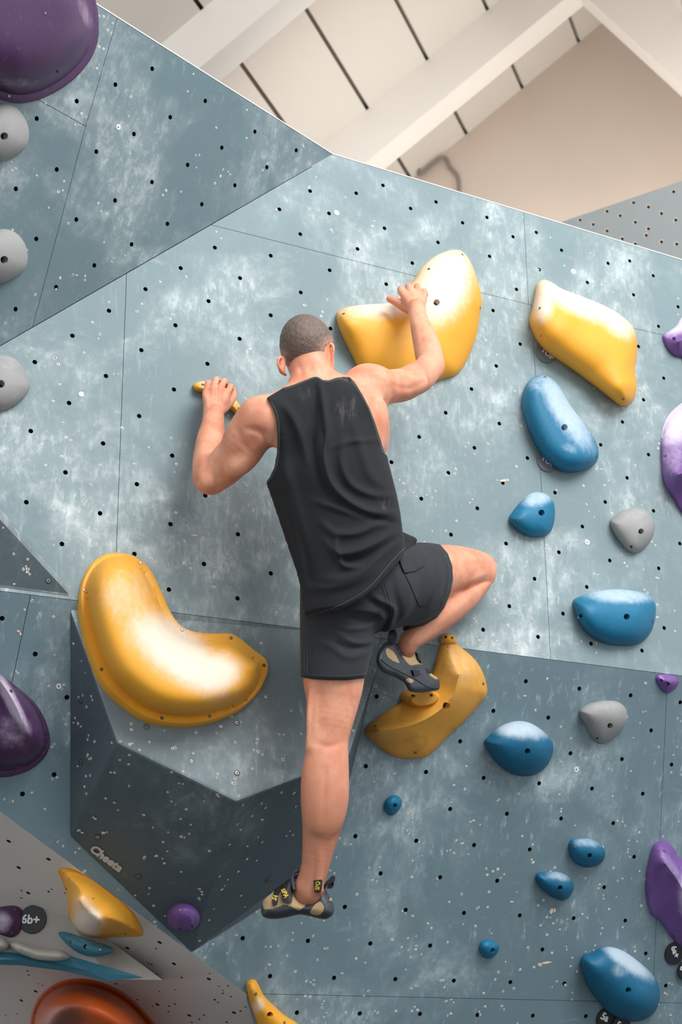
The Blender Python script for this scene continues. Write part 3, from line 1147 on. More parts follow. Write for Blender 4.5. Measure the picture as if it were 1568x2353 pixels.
foot_o, hf_foot = hold('yellow_foothold', 'boomerang shaped yellow hold under the climber\'s right shoe', 'climbing hold', PC,
     [(1016, 1480), (1026, 1474), (1042, 1475), (1068, 1494), (1093, 1517), (1110, 1545), (1119, 1575), (1119, 1596), (1105, 1616), (1070, 1655), (1030, 1692), (995, 1728), (970, 1742), (930, 1743), (898, 1735), (862, 1708), (842, 1690), (838, 1678), (846, 1667), (885, 1637), (935, 1604), (975, 1576), (996, 1540), (1006, 1505)],
     [(870, 1680), (940, 1668), (1000, 1640), (1040, 1600), (1055, 1550)], .10, M_yel2, 'roof',
     chalk=[(1060, 1530, 60, 60, 0, .35)], bolts=[(1026, 1622, 8.5)], screws=[(863, 1669), (955, 1729), (1111, 1571), (1031, 1486)], group=GY)
hold('yellow_rail', 'thin pale yellow rail gripped by the climber\'s left hand', 'climbing hold', PA,
     [(443, 887), (449, 880), (462, 876), (476, 877), (494, 885), (520, 898), (540, 916), (556, 938), (563, 952), (556, 958), (546, 955), (532, 943), (512, 925), (490, 911), (466, 903), (450, 898)],
     [(460, 888), (490, 897), (520, 915), (550, 945)], .032, M_yel, 'dome', chalk=[(500, 900, 60, 16, 32, .7)], screws=[(466, 884), (549, 939)], group=GY)
hold('yellow_shark_hold', 'yellow fin hold with white chalk belly on the beige lower left wall', 'climbing hold', PE,
     [(134, 2000), (143, 1996), (162, 1998), (192, 2011), (223, 2030), (266, 2061), (300, 2093), (322, 2126), (328, 2145), (320, 2152), (285, 2153), (252, 2155), (222, 2162), (198, 2161), (178, 2150), (165, 2131), (158, 2102), (154, 2057), (144, 2027)],
     [(185, 2070), (205, 2100), (225, 2115)], .16, M_yel, 'soft', chalk=[(200, 2118, 40, 42, 0, .95), (190, 2090, 30, 40, 0, .6)], screws=[(213, 2066), (152, 2042), (288, 2146)], group=GY, deep=.03)
hold('yellow_finger_hold', 'slim yellow hold at the bottom edge of the frame, chalked at its middle', 'climbing hold', PC,
     [(566, 2264), (569, 2255), (578, 2250), (588, 2253), (596, 2266), (608, 2289), (632, 2313), (657, 2335), (680, 2349), (700, 2376), (680, 2400), (640, 2402), (606, 2378), (588, 2342), (574, 2300)],
     [(582, 2275), (600, 2315), (640, 2355)], .05, M_yel, 'dome', chalk=[(594, 2310, 16, 22, 20, .7)], bolts=[(621, 2332, 7)], screws=[(588, 2284), (654, 2350)], group=GY)
# --- blue
hold('blue_bean_hold', 'long blue bean hold above the lower TOP tag, chalk along its right side', 'climbing hold', PA,
     [(1199, 925), (1205, 893), (1222, 869), (1245, 862), (1268, 869), (1288, 891), (1308, 926), (1338, 967), (1364, 1004), (1376, 1033), (1373, 1058), (1354, 1076), (1325, 1085), (1293, 1083), (1264, 1065), (1238, 1035), (1215, 988), (1203, 952)],
     [(1240, 905), (1268, 965), (1300, 1015), (1328, 1042)], .085, M_blue2, 'dome', chalk=[(1300, 940, 35, 115, -32, .9), (1245, 880, 40, 24, 0, .55), (1310, 1030, 25, 12, 20, .45)], bolts=[(1298, 982, 7.5)], screws=[(1246, 1014), (1253, 866), (1353, 1063), (1372, 1049)], group=GB)
hold('blue_jug', 'fist sized blue hold between the lower TOP tag and the climber\'s raised knee', 'climbing hold', PA,
     [(1170, 1190), (1178, 1176), (1200, 1150), (1218, 1135), (1238, 1131), (1258, 1137), (1272, 1153), (1276, 1178), (1272, 1208), (1262, 1226), (1240, 1234), (1214, 1232), (1190, 1219), (1174, 1203)],
     [(1212, 1185), (1240, 1185)], .055, M_blue2, 'dome', chalk=[(1235, 1140, 45, 26, -10, .8)], bolts=[(1245, 1178, 7)], screws=[(1191, 1198)], group=GB)
hold('blue_sloper', 'wide blue hold with flat chalky top right of the raised knee', 'climbing hold', PA,
     [(1317, 1386), (1326, 1374), (1360, 1362), (1405, 1354), (1455, 1357), (1490, 1367), (1506, 1386), (1507, 1415), (1500, 1445), (1484, 1468), (1462, 1481), (1432, 1484), (1390, 1478), (1352, 1457), (1329, 1425)],
     [(1370, 1408), (1420, 1412), (1462, 1412)], .075, M_blue2, 'dome', chalk=[(1420, 1366, 90, 22, 4, .85)], bolts=[(1441, 1417, 7), (1337, 1415, 5)], screws=[(1500, 1427)], group=GB)
hold('blue_sloper', 'round dark blue dome hold with chalky crown below the yellow foothold\'s right tip', 'climbing hold', PC,
     [(1114, 1708), (1124, 1691), (1150, 1669), (1185, 1657), (1218, 1661), (1250, 1681), (1269, 1703), (1272, 1724), (1262, 1753), (1237, 1777), (1203, 1784), (1167, 1773), (1136, 1746)],
     [(1175, 1712), (1215, 1715)], .075, M_blue, 'dome', chalk=[(1195, 1672, 80, 28, 8, .9)], bolts=[(1213, 1726, 6.5)], group=GB)
hold('blue_foothold', 'tiny blue hold right of the climber\'s hanging calf', 'climbing hold', PC,
     [(883, 1852), (887, 1838), (900, 1828), (914, 1828), (924, 1839), (922, 1854), (911, 1868), (899, 1874), (887, 1866)],
     [(904, 1846)], .03, M_blue2, 'dome', bolts=[(908, 1851, 5.2)], group=GB, deep=.016)
hold('blue_foothold', 'small blue egg hold, upper one of the pair at the lower right', 'climbing hold', PC,
     [(1307, 1944), (1314, 1930), (1334, 1927), (1358, 1928), (1380, 1940), (1391, 1957), (1388, 1975), (1372, 1989), (1347, 1993), (1324, 1984), (1311, 1965)],
     [(1340, 1955), (1362, 1960)], .045, M_blue, 'dome', chalk=[(1350, 1934, 36, 14, 10, .6)], bolts=[(1356, 1966, 5.5)], screws=[(1322, 1945)], group=GB, deep=.018)
hold('blue_foothold', 'small blue egg hold, lower one of the pair at the lower right', 'climbing hold', PC,
     [(1231, 2016), (1237, 2005), (1256, 2004), (1284, 2004), (1307, 2014), (1319, 2034), (1315, 2052), (1302, 2066), (1287, 2068), (1262, 2056), (1239, 2036)],
     [(1265, 2028), (1292, 2038)], .045, M_blue, 'dome', chalk=[(1285, 2012, 36, 14, 15, .6)], bolts=[(1288, 2040, 5.8)], group=GB, deep=.018)
hold('blue_foothold', 'tiny round blue hold left of the bottom right blue dome', 'climbing hold', PC,
     [(1102, 2180), (1106, 2165), (1120, 2159), (1136, 2163), (1147, 2173), (1144, 2188), (1130, 2201), (1112, 2199)],
     [(1123, 2178)], .03, M_blue2, 'dome', bolts=[(1133, 2184, 5.5)], group=GB, deep=.016)
hold('blue_sloper', 'largest dark blue hold over the 5a tag at the bottom right', 'climbing hold', PC,
     [(1334, 2212), (1341, 2195), (1362, 2187), (1382, 2178), (1405, 2176), (1435, 2186), (1470, 2211), (1503, 2242), (1516, 2270), (1515, 2305), (1498, 2333), (1466, 2347), (1430, 2343), (1392, 2320), (1358, 2278), (1341, 2242)],
     [(1390, 2232), (1430, 2262), (1460, 2290)], .09, M_blue, 'dome', chalk=[(1440, 2200, 80, 26, 38, 1.0), (1425, 2230, 22, 22, 0, .5)], bolts=[(1445, 2275, 6.5)], screws=[(1349, 2221), (1478, 2337)], group=GB)
# --- grey
hold('grey_sloper', 'grey rounded hold at the left edge, just under the big purple dome', 'climbing hold', PB,
     [(-62, 300), (-45, 268), (-18, 246), (10, 238), (38, 248), (60, 277), (67, 308), (60, 336), (36, 358), (0, 371), (-36, 362), (-56, 335)], [(-20, 305), (10, 308)], .06, M_grey, 'dome', bolts=[(10, 313, 9)], group=GG)
hold('grey_sloper', 'grey rounded hold at the left edge, middle one of three', 'climbing hold', PB,
     [(-62, 590), (-45, 558), (-18, 534), (10, 526), (38, 536), (58, 562), (64, 592), (57, 618), (34, 638), (0, 652), (-36, 645), (-56, 620)], [(-20, 590), (8, 594)], .06, M_grey, 'dome', bolts=[(10, 597, 9)], group=GG)
hold('grey_sloper', 'pale grey rounded hold at the left edge, lowest of three', 'climbing hold', PA,
     [(-62, 880), (-45, 846), (-18, 822), (8, 815), (36, 826), (58, 853), (69, 884), (60, 908), (36, 931), (0, 945), (-36, 936), (-56, 908)], [(-20, 876), (8, 880)], .06, M_grey, 'dome', chalk=[(10, 830, 50, 22, 15, .3)], bolts=[(2, 882, 9)], group=GG)
hold('grey_jug', 'grey pear shaped hold right of the fist sized blue hold', 'climbing hold', PA,
     [(1402, 1200), (1410, 1188), (1432, 1173), (1460, 1167), (1486, 1173), (1503, 1195), (1505, 1218), (1497, 1240), (1480, 1262), (1462, 1271), (1444, 1266), (1426, 1246), (1409, 1220)],
     [(1445, 1205), (1470, 1215)], .055, M_grey, 'dome', chalk=[(1460, 1180, 40, 18, 0, .3)], bolts=[(1474, 1221, 6.5), (1452, 1256, 3.6)], group=GG)
hold('grey_jug', 'grey pear shaped hold above right of the dark blue dome', 'climbing hold', PC,
     [(1332, 1640), (1337, 1627), (1358, 1616), (1388, 1610), (1418, 1612), (1437, 1626), (1442, 1648), (1435, 1670), (1417, 1692), (1396, 1707), (1378, 1709), (1362, 1696), (1346, 1668)],
     [(1370, 1645), (1402, 1650)], .055, M_grey, 'dome', chalk=[(1390, 1622, 45, 14, 0, .3)], bolts=[(1403, 1668, 6.5), (1374, 1697, 3.4)], group=GG)
# --- purple
hold('purple_dome', 'huge glossy purple dome with a flat rim in the top left corner', 'climbing hold', PB,
     [(227, 60), (224, 98), (206, 140), (172, 180), (130, 210), (85, 230), (40, 237), (0, 228), (-60, 210), (-130, 140), (-160, 40), (-130, -70), (-50, -140), (60, -160), (150, -110), (205, -40), (223, 15)],
     [(0, 20), (80, 40), (110, 10)], .15, M_purp, 'rim2', chalk=[(195, 30, 14, 50, -22, .4), (40, 190, 60, 14, 0, .35)], screws=[(212, 40), (132, 164), (21, 221), (104, 30)], group=GP)
hold('purple_fin_hold', 'purple hold with a chalky ridge at the left edge under the triangular volume', 'climbing hold', PC,
     [(-40, 1520), (0, 1549), (40, 1579), (80, 1615), (104, 1655), (115, 1700), (106, 1735), (77, 1764), (40, 1780), (0, 1786), (-80, 1780), (-160, 1730), (-180, 1620), (-110, 1530)],
     [(-80, 1500), (-20, 1540), (30, 1610), (60, 1680)], .12, M_purp, 'rim', chalk=[(25, 1610, 16, 90, -28, .95), (30, 1680, 55, 50, 0, .35)], screws=[(97, 1728), (26, 1587)], group=GP,
     extra=ridge([([(-20, 1540), (20, 1590), (48, 1640), (66, 1685)], 14, .02)]))
hold('purple_pinch', 'purple faceted hold cut by the right edge beside the upper yellow leaf hold', 'climbing hold', PA,
     [(1523, 776), (1526, 768), (1540, 760), (1556, 748), (1572, 726), (1620, 700), (1672, 748), (1655, 806), (1600, 826), (1568, 822), (1548, 816), (1532, 797)],
     [(1560, 785), (1610, 765)], .06, M_purp2, 'roof', chalk=[(1560, 745, 40, 22, -40, .9)], bolts=[(1550, 778, 4.4)], screws=[(1562, 788)], group=GP)
hold('purple_sloper', 'tall light purple hold cut by the right edge beside the blue bean hold', 'climbing hold', PA,
     [(1519, 1040), (1522, 992), (1536, 956), (1568, 926), (1620, 900), (1685, 960), (1700, 1080), (1645, 1190), (1600, 1198), (1568, 1178), (1548, 1146), (1526, 1108)],
     [(1560, 1090), (1600, 1080)], .11, M_purp2, 'roof', chalk=[(1550, 965, 50, 70, 20, .85), (1545, 1050, 30, 60, 0, .4)], screws=[(1531, 1048)], group=GP)
hold('purple_foothold', 'small purple nugget hold at the right edge just under the wall seam', 'climbing hold', PC,
     [(1508, 1562), (1511, 1551), (1522, 1548), (1541, 1550), (1556, 1555), (1562, 1566), (1555, 1579), (1541, 1590), (1530, 1592), (1519, 1582)],
     [(1535, 1565)], .035, M_purp2, 'roof', bolts=[(1536, 1573, 5), (1521, 1563, 3)], group=GP, deep=.016)
hold('purple_pinch', 'long purple faceted hold at the right edge with a pale chalked face', 'climbing hold', PC,
     [(1496, 1958), (1504, 1940), (1520, 1932), (1538, 1936), (1552, 1952), (1566, 1972), (1640, 1985), (1690, 2060), (1670, 2150), (1610, 2185), (1568, 2178), (1544, 2155), (1520, 2120), (1497, 2100), (1486, 2065), (1484, 2020), (1490, 1985)],
     [(1530, 1985), (1562, 2030), (1590, 2090)], .10, M_purp2, 'roof', chalk=[(1595, 2055, 36, 70, 0, .95), (1540, 1985, 12, 50, -35, .4)], screws=[(1527, 1956), (1496, 2042), (1548, 2152)], group=GP)
pb_o, _ = hold('purple_ball_hold', 'round glossy purple button hold low on the big grey volume', 'climbing hold', PL_low,
     ell((421, 2109), 39, 34, 5), [(420, 2108)], .05, M_purp2, 'dome', screws=[(415, 2091)], bolts=[(413, 2135, 3.5), (441, 2129, 3.5)], group=GP,
     extra=lambda P, t: .018 * smooth01((1 - np.sqrt(((P[:, 0] - 422) / 24) ** 2 + ((P[:, 1] - 2117) / 19) ** 2)) * 7))
# --- lower left wall
hold('purple_plate_hold', 'dark purple oval hold with a chalky face beside the 6b+ tag', 'climbing hold', PF,
     [(-30, 2110), (-20, 2090), (5, 2083), (32, 2081), (48, 2088), (54, 2104), (52, 2126), (42, 2146), (25, 2154), (2, 2148), (-20, 2138)], [(0, 2115), (15, 2118)], .05, M_purp, 'roof',
     chalk=[(2, 2118, 26, 26, 0, .8)], screws=[(34, 2090), (27, 2143)], group=GP)
hold('teal_jug', 'teal screwed hold tucked under the yellow fin hold', 'climbing hold', PF,
     [(134, 2145), (145, 2141), (170, 2147), (215, 2162), (256, 2176), (259, 2188), (240, 2195), (208, 2198), (178, 2188), (152, 2168)], [(175, 2168), (225, 2182)], .05, M_teal, 'dome',
     chalk=[(200, 2160, 40, 10, 18, .4)], bolts=[(196, 2175, 5)], screws=[(162, 2164), (230, 2182)])
hold('cream_sloper', 'long smooth cream hold lying along the teal fin', 'climbing hold', PF,
     [(22, 2172), (30, 2164), (52, 2167), (80, 2177), (110, 2181), (138, 2183), (155, 2192), (156, 2202), (130, 2208), (90, 2206), (56, 2195), (32, 2183)], [(45, 2178), (90, 2193), (135, 2197)], .06, M_cream, 'dome', lift=.012)
hold('cream_sloper', 'cream hold cut by the left edge, its rounded end showing', 'climbing hold', PF,
     [(-60, 2150), (-20, 2148), (8, 2155), (19, 2168), (17, 2180), (2, 2185), (-40, 2182), (-70, 2170)], [(-30, 2166), (0, 2170)], .06, M_cream, 'dome', lift=.012)
hold('orange_dome', 'huge orange red dome hold rising from the bottom left of the frame', 'climbing hold', PE,
     [(68, 2362), (74, 2322), (94, 2286), (128, 2260), (165, 2250), (210, 2252), (258, 2268), (305, 2298), (352, 2348), (400, 2420), (380, 2500), (220, 2540), (90, 2480), (66, 2410)],
     [(150, 2360), (240, 2400)], .22, M_orange, 'rim2', chalk=[(150, 2345, 60, 40, -30, .8)], screws=[(126, 2272), (202, 2264), (297, 2313), (80, 2328)])  # chalk mask here only tints one patch darker


# small screw-on footholds beside the yellow foothold
hold('yellow_screw_on', 'small egg shaped yellow screw-on at the top tip of the yellow foothold', 'climbing hold', PC,
     [(1014, 1478), (1014, 1466), (1021, 1457), (1032, 1455), (1043, 1460), (1049, 1470), (1049, 1480), (1032, 1484)], [(1031, 1468)], .03, M_yel2, 'dome', bolts=[(1025, 1464, 3.5), (1040, 1466, 3.5)], group=GY)


def disc(name, label, cat, pl, c, rpx, mat, thick=.006, h=0.0, group=None, ry=None):
    n = 32
    Q = ell(c, rpx, ry or rpx, 0, n)
    ctr = to2(pl, on(pl, *c, 0))
    r = rpx * np.dot(on(pl, *c) - CAM, FWD) / FP
    Q2 = circ2(ctr, r, n)
    V = np.vstack([to3(pl, Q2 * 1.0, h), to3(pl, Q2, h + thick)])
    Fc = [tuple(range(n - 1, -1, -1)), tuple(range(n, 2 * n))] + [(i, (i + 1) % n, n + (i + 1) % n, n + i) for i in range(n)]
    o = mesh_obj(name, V, Fc, mat, None, origin=to3(pl, ctr[None], h)[0])
    bevel(o, .0012, 2, 40)
    tag(o, label, cat, group)
    return o


def text_mesh(body, size, bold=.0):
    cu = bpy.data.curves.new('lettering', 'FONT')
    cu.body = body
    cu.size = 1.0
    cu.align_x = 'CENTER'
    cu.align_y = 'CENTER'
    cu.offset = bold
    cu.resolution_u = 3
    o = bpy.data.objects.new('lettering_src', cu)
    COL.objects.link(o)
    bpy.context.view_layer.update()
    dg = bpy.context.evaluated_depsgraph_get()
    me = bpy.data.meshes.new_from_object(o.evaluated_get(dg))
    V = np.array([v.co[:] for v in me.vertices])[:, :2] * size
    Fc = [list(p.vertices) for p in me.polygons]
    bpy.data.objects.remove(o)
    bpy.data.curves.remove(cu)
    bpy.data.meshes.remove(me)
    return V, Fc


def lettering(body, pl, c, size, rot, h, parent, mat, bold=.03, thick=.0012, sx=1.0):
    """raised letters on a plane; size in metres, rot in degrees on the plane"""
    V, Fc = text_mesh(body, size, bold)
    V = V * [sx, 1]
    r = math.radians(rot)
    R = np.array([[math.cos(r), -math.sin(r)], [math.sin(r), math.cos(r)]])
    Q = V @ R.T + to2(pl, on(pl, *c, 0))
    a, b = frame(pl[1])
    flip = np.dot(np.cross(a, b), pl[1]) < 0
    P0, P1 = to3(pl, Q, h), to3(pl, Q, h + thick)
    n = len(Q)
    F2 = [[i + n for i in (f[::-1] if flip else f)] for f in Fc]
    cnt = {}
    for f in Fc:
        for i in range(len(f)):
            e = (f[i], f[(i + 1) % len(f)])
            cnt[e] = cnt.get(e, 0) + 1
    for (i, j) in cnt:
        if (j, i) not in cnt:
            F2.append([i, j, j + n, i + n] if not flip else [j, i, i + n, j + n])
    return mesh_obj('lettering', np.vstack([P0, P1]), F2, mat, parent)


GT = 'grade and finish tags'
t_ = disc('finish_tag', 'round grey TOP tag under the yellow leaf hold', 'tag', PA, (1252, 812), 25, M_taggrey, group=GT)
lettering('TOP', PA, (1256, 815), .026, -34, .0062, t_, M_text, .035)
t_ = disc('finish_tag', 'round grey TOP tag under the blue bean hold', 'tag', PA, (1255, 1062), 25, M_taggrey, group=GT)
lettering('TOP', PA, (1257, 1062), .026, -26, .0062, t_, M_text, .035)
disc('finish_tag', 'grey round tag cut by the right edge under the purple faceted hold', 'tag', PA, (1584, 832), 21, M_taggrey, group=GT)
t_ = disc('grade_tag', 'round black 6b+ tag beside the dark purple plate', 'tag', PF, (76, 2113), 32, M_tagblk, h=.0, group=GT)
lettering('6b+', PF, (72, 2114), .034, -4, .0062, t_, M_text, .03)
t_ = disc('grade_tag', 'round black 6a+ tag under the long purple hold at the right edge', 'tag', PC, (1549, 2190), 26, M_tagblk, group=GT)
lettering('6a+', PC, (1549, 2186), .028, -58, .0062, t_, M_text, .03)
t_ = disc('grade_tag', 'round black tag at the right edge below the 6a+ tag', 'tag', PC, (1574, 2226), 24, M_tagblk, h=.007, group=GT)
lettering('6', PC, (1563, 2221), .028, -58, .0132, t_, M_text, .03)
t_ = disc('grade_tag', 'round black 5a tag under the largest blue hold', 'tag', PC, (1391, 2340), 25, M_tagblk, group=GT)
lettering('5a', PC, (1388, 2336), .032, -22, .0062, t_, M_text, .035)
t_ = disc('grade_tag', 'second round black tag right of the 5a tag', 'tag', PC, (1424, 2352), 24, M_tagblk, h=.007, group=GT)
lettering('5', PC, (1416, 2352), .03, -20, .0132, t_, M_text, .035)
# maker's lettering on the volume
lettering('Cheeta', PL_low, (245, 1973), .036, -46, .0006, vol, M_textg, .05, .0004)

# pale screw washers left on the boards
for q, pl, lab in (((272, 292), PB, 'white washer on the upper left panel'), ((774, 489), PA, 'white washer near the top edge of the centre wall'), ((187, 906), PA, 'white washer right of the lowest grey hold'),
                   ((1318, 624), PA, 'white washer above the yellow leaf hold'), ((1350, 1246), PA, 'white washer left of the grey pear hold'), ((135, 1577), PC, 'faint washer above the purple fin hold'), ((1325, 1768), PC, 'faint washer right of the dark blue dome')):
    wsh = disc('washer', lab, 'washer', pl, q, 6.5, M_washer, .0012, group='loose washers on the boards')
    k = bpy.data.objects.new('screw', ring_mesh())
    COL.objects.link(k)
    orient(k, on(pl, *q, .0013), pl[1])
    k.scale = (.35,) * 3
    adopt(k, wsh)

# ------------------------------------------------------------------ soft bodies: distance field -> one continuous mesh
class Field:
    def __init__(self, lo, hi, h):
        self.lo = np.asarray(lo, float)
        self.h = h
        self.n = np.ceil((np.asarray(hi) - self.lo) / h).astype(int) + 1
        self.d = np.full(self.n, .05, np.float32)

    def block(self, lo, hi):
        a = np.clip(np.floor((np.asarray(lo) - self.lo) / self.h).astype(int), 0, self.n - 1)
        b = np.clip(np.ceil((np.asarray(hi) - self.lo) / self.h).astype(int) + 1, 1, self.n)
        ax = [(self.lo[i] + self.h * np.arange(a[i], b[i])).astype(np.float32) for i in range(3)]
        sl = tuple(slice(a[i], b[i]) for i in range(3))
        return sl, ax[0][:, None, None], ax[1][None, :, None], ax[2][None, None, :]

    def join(self, sl, v, k, sub=False):
        d = self.d[sl]
        if sub:
            self.d[sl] = -smn(-d, v, k)
        else:
            self.d[sl] = smn(d, v, k)

    def chain(self, pts, k=.01):
        """tapering tube through (point, radius) pairs"""
        if len(pts) > 2:
            pts = [(q[:3], q[3]) for q in catmull([[*p, r] for p, r in pts], 4, False)]
        P = [np.asarray(p, float) for p, r in pts]
        R = [r for p, r in pts]
        m = max(R) + k + .012
        sl, X, Y, Z = self.block(np.min(P, 0) - m, np.max(P, 0) + m)
        best = np.full((X.size, Y.size, Z.size), .06, np.float32)
        x0, y0, z0 = float(X[0, 0, 0]), float(Y[0, 0, 0]), float(Z[0, 0, 0])
        for i in range(max(1, len(P) - 1)):
            a = P[i]
            b = P[min(i + 1, len(P) - 1)]
            rb = R[min(i + 1, len(R) - 1)]
            mm = max(R[i], rb) + k + .012
            lo, hi = np.minimum(a, b) - mm, np.maximum(a, b) + mm
            i0 = [max(0, int((lo[j] - c) / self.h)) for j, c in enumerate((x0, y0, z0))]
            i1 = [max(0, int((hi[j] - c) / self.h) + 2) for j, c in enumerate((x0, y0, z0))]
            ss = tuple(slice(p, q) for p, q in zip(i0, i1))
            ab = b - a
            L = max(ab @ ab, 1e-9)
            x, y, z = (X[ss[0]] - a[0]).astype(np.float32), (Y[:, ss[1]] - a[1]).astype(np.float32), (Z[:, :, ss[2]] - a[2]).astype(np.float32)
            f = np.float32
            t = np.clip((x * f(ab[0]) + y * f(ab[1]) + z * f(ab[2])) / f(L), f(0), f(1))
            v = np.sqrt((x - t * f(ab[0])) ** 2 + (y - t * f(ab[1])) ** 2 + (z - t * f(ab[2])) ** 2) - (f(R[i]) + f(rb - R[i]) * t)
            best[ss] = np.minimum(best[ss], v)
        self.join(sl, best, k)

    def ellipsoid(self, c, rad, axes=None, k=.01, sub=False):
        c = np.asarray(c, float)
        A = np.eye(3) if axes is None else np.array([unit(a) for a in axes])
        m = max(rad) + k + .012
        sl, X, Y, Z = self.block(c - m, c + m)
        x, y, z = X - c[0], Y - c[1], Z - c[2]
        u = [x * a[0] + y * a[1] + z * a[2] for a in A]
        k0 = np.sqrt(sum((u[i] / rad[i]) ** 2 for i in range(3)))
        k1 = np.sqrt(sum((u[i] / rad[i] ** 2) ** 2 for i in range(3))) + 1e-6
        self.join(sl, (k0 * (k0 - 1) / k1).astype(np.float32), k, sub)

    def loft_value(self, rows, sl, X, Y, Z):
        rows = sorted(rows, key=lambda r: r[0][2])
        rows = [(q[:3], q[3], q[4]) for q in catmull([[*r[0], r[1], r[2]] for r in rows], 6, False)]
        zz = [r[0][2] for r in rows]
        f = lambda i: np.interp(Z, zz, [(r[0][0], r[0][1], r[1], r[2])[i] for r in rows]).astype(np.float32)
        x, y = X - f(0), Y - f(1)
        a, b = f(2), f(3)
        k0 = np.sqrt((x / a) ** 2 + (y / b) ** 2)
        k1 = np.sqrt((x / a ** 2) ** 2 + (y / b ** 2) ** 2) + 1e-6
        v = k0 * (k0 - 1) / k1
        return np.maximum(v, np.maximum(Z - zz[-1], zz[0] - Z))

    def loft(self, rows, k=.02):
        P = np.array([r[0] for r in rows])
        m = max(max(r[1], r[2]) for r in rows) + k + .012
        sl, X, Y, Z = self.block(P.min(0) - [m, m, .05], P.max(0) + [m, m, .05])
        self.join(sl, self.loft_value(rows, sl, X, Y, Z).astype(np.float32), k)

    def sample(self, X, Y, Z):
        """trilinear value at broadcastable world coordinates"""
        f = [np.clip((c - self.lo[i]) / self.h, 0, self.n[i] - 1.001) for i, c in enumerate((X, Y, Z))]
        i = [c.astype(np.int32) for c in f]
        w_ = [(c - k).astype(np.float32) for c, k in zip(f, i)]
        out = 0
        for a in (0, 1):
            for b in (0, 1):
                for c in (0, 1):
                    wt = (w_[0] if a else 1 - w_[0]) * (w_[1] if b else 1 - w_[1]) * (w_[2] if c else 1 - w_[2])
                    out = out + wt * self.d[i[0] + a, i[1] + b, i[2] + c]
        return out

    def mesh(self, smooth=1, crisp=None):
        d, h = self.d, self.h
        d[[0, -1]] = np.maximum(d[[0, -1]], 1e-3)
        d[:, [0, -1]] = np.maximum(d[:, [0, -1]], 1e-3)
        d[:, :, [0, -1]] = np.maximum(d[:, :, [0, -1]], 1e-3)
        s = d < 0
        c = np.zeros(np.array(d.shape) - 1, np.int8)
        off = [(i, j, k) for i in (0, 1) for j in (0, 1) for k in (0, 1)]
        for i, j, k in off:
            c += s[i:s.shape[0] - 1 + i, j:s.shape[1] - 1 + j, k:s.shape[2] - 1 + k]
        act = np.argwhere((c > 0) & (c < 8))
        idx = np.full(c.shape, -1, np.int32)
        idx[tuple(act.T)] = np.arange(len(act))
        val = {o: d[act[:, 0] + o[0], act[:, 1] + o[1], act[:, 2] + o[2]] for o in off}
        acc = np.zeros((len(act), 3))
        cnt = np.zeros(len(act))
        for o in off:
            for ax in range(3):
                if o[ax]:
                    continue
                q = list(o)
                q[ax] = 1
                a, b = val[o], val[tuple(q)]
                hit = (a < 0) != (b < 0)
                t = np.where(hit, a / np.where(a - b == 0, 1, a - b), 0)
                p = np.tile(np.array(o, float), (len(act), 1))
                p[:, ax] += t
                acc += p * hit[:, None]
                cnt += hit
        V = (act + acc / cnt[:, None]) * h + self.lo
        Fc = []
        for ax in range(3):
            u, w_ = (ax + 1) % 3, (ax + 2) % 3
            lo_ = [slice(None)] * 3
            hi_ = [slice(None)] * 3
            lo_[ax] = slice(0, -1)
            hi_[ax] = slice(1, None)
            A, B = s[tuple(lo_)], s[tuple(hi_)]
            E = np.argwhere(A != B)
            E = E[(E[:, u] > 0) & (E[:, w_] > 0) & (E[:, u] < idx.shape[u]) & (E[:, w_] < idx.shape[w_])]
            if not len(E):
                continue
            def cell(du, dw):
                q = E.copy()
                q[:, u] += du
                q[:, w_] += dw
                return idx[tuple(q.T)]
            q = np.stack([cell(-1, -1), cell(0, -1), cell(0, 0), cell(-1, 0)], 1)
            ins = A[tuple(E.T)]
            q[~ins] = q[~ins][:, ::-1]
            Fc.append(q)
        Fc = np.vstack(Fc)
        keep = crisp(V) if crisp else None
        for it in range(smooth):
            S = np.zeros_like(V)
            n = np.zeros(len(V))
            for i in range(4):
                a, b = Fc[:, i], Fc[:, (i + 1) % 4]
                for ax in range(3):
                    S[:, ax] += np.bincount(a, V[b, ax], len(V)) + np.bincount(b, V[a, ax], len(V))
                n += np.bincount(a, minlength=len(V)) + np.bincount(b, minlength=len(V))
            W = V * .5 + S / n[:, None] * .5
            V = W if keep is None else np.where((keep & (it > 0))[:, None], V, W)
        return V, Fc


def smn(a, b, k):
    if k <= 0:
        return np.minimum(a, b)
    h = np.maximum(k - np.abs(a - b), 0) / k
    return np.minimum(a, b) - h * h * k * .25


def quick_mesh(name, V, Fc, mats, parent, origin, attrs=None, matidx=None):
    """mesh from arrays of quads"""
    me = bpy.data.meshes.new(name)
    V = (np.asarray(V) - np.asarray(origin)).astype(np.float32)
    me.vertices.add(len(V))
    me.vertices.foreach_set('co', V.ravel())
    me.loops.add(Fc.size)
    me.loops.foreach_set('vertex_index', Fc.ravel().astype(np.int32))
    me.polygons.add(len(Fc))
    me.polygons.foreach_set('loop_start', np.arange(0, Fc.size, Fc.shape[1], dtype=np.int32))
    me.polygons.foreach_set('use_smooth', np.ones(len(Fc), bool))
    for m in mats:
        me.materials.append(m)
    if matidx is not None:
        me.polygons.foreach_set('material_index', np.asarray(matidx, np.int32))
    me.update()
    me.validate()
    for k, a in (attrs or {}).items():
        at = me.attributes.new(k, 'FLOAT', 'POINT')
        at.data.foreach_set('value', np.asarray(a, np.float32))
    o = bpy.data.objects.new(name, me)
    COL.objects.link(o)
    o.location = origin
    if parent is not None:
        adopt(o, parent)
    return o


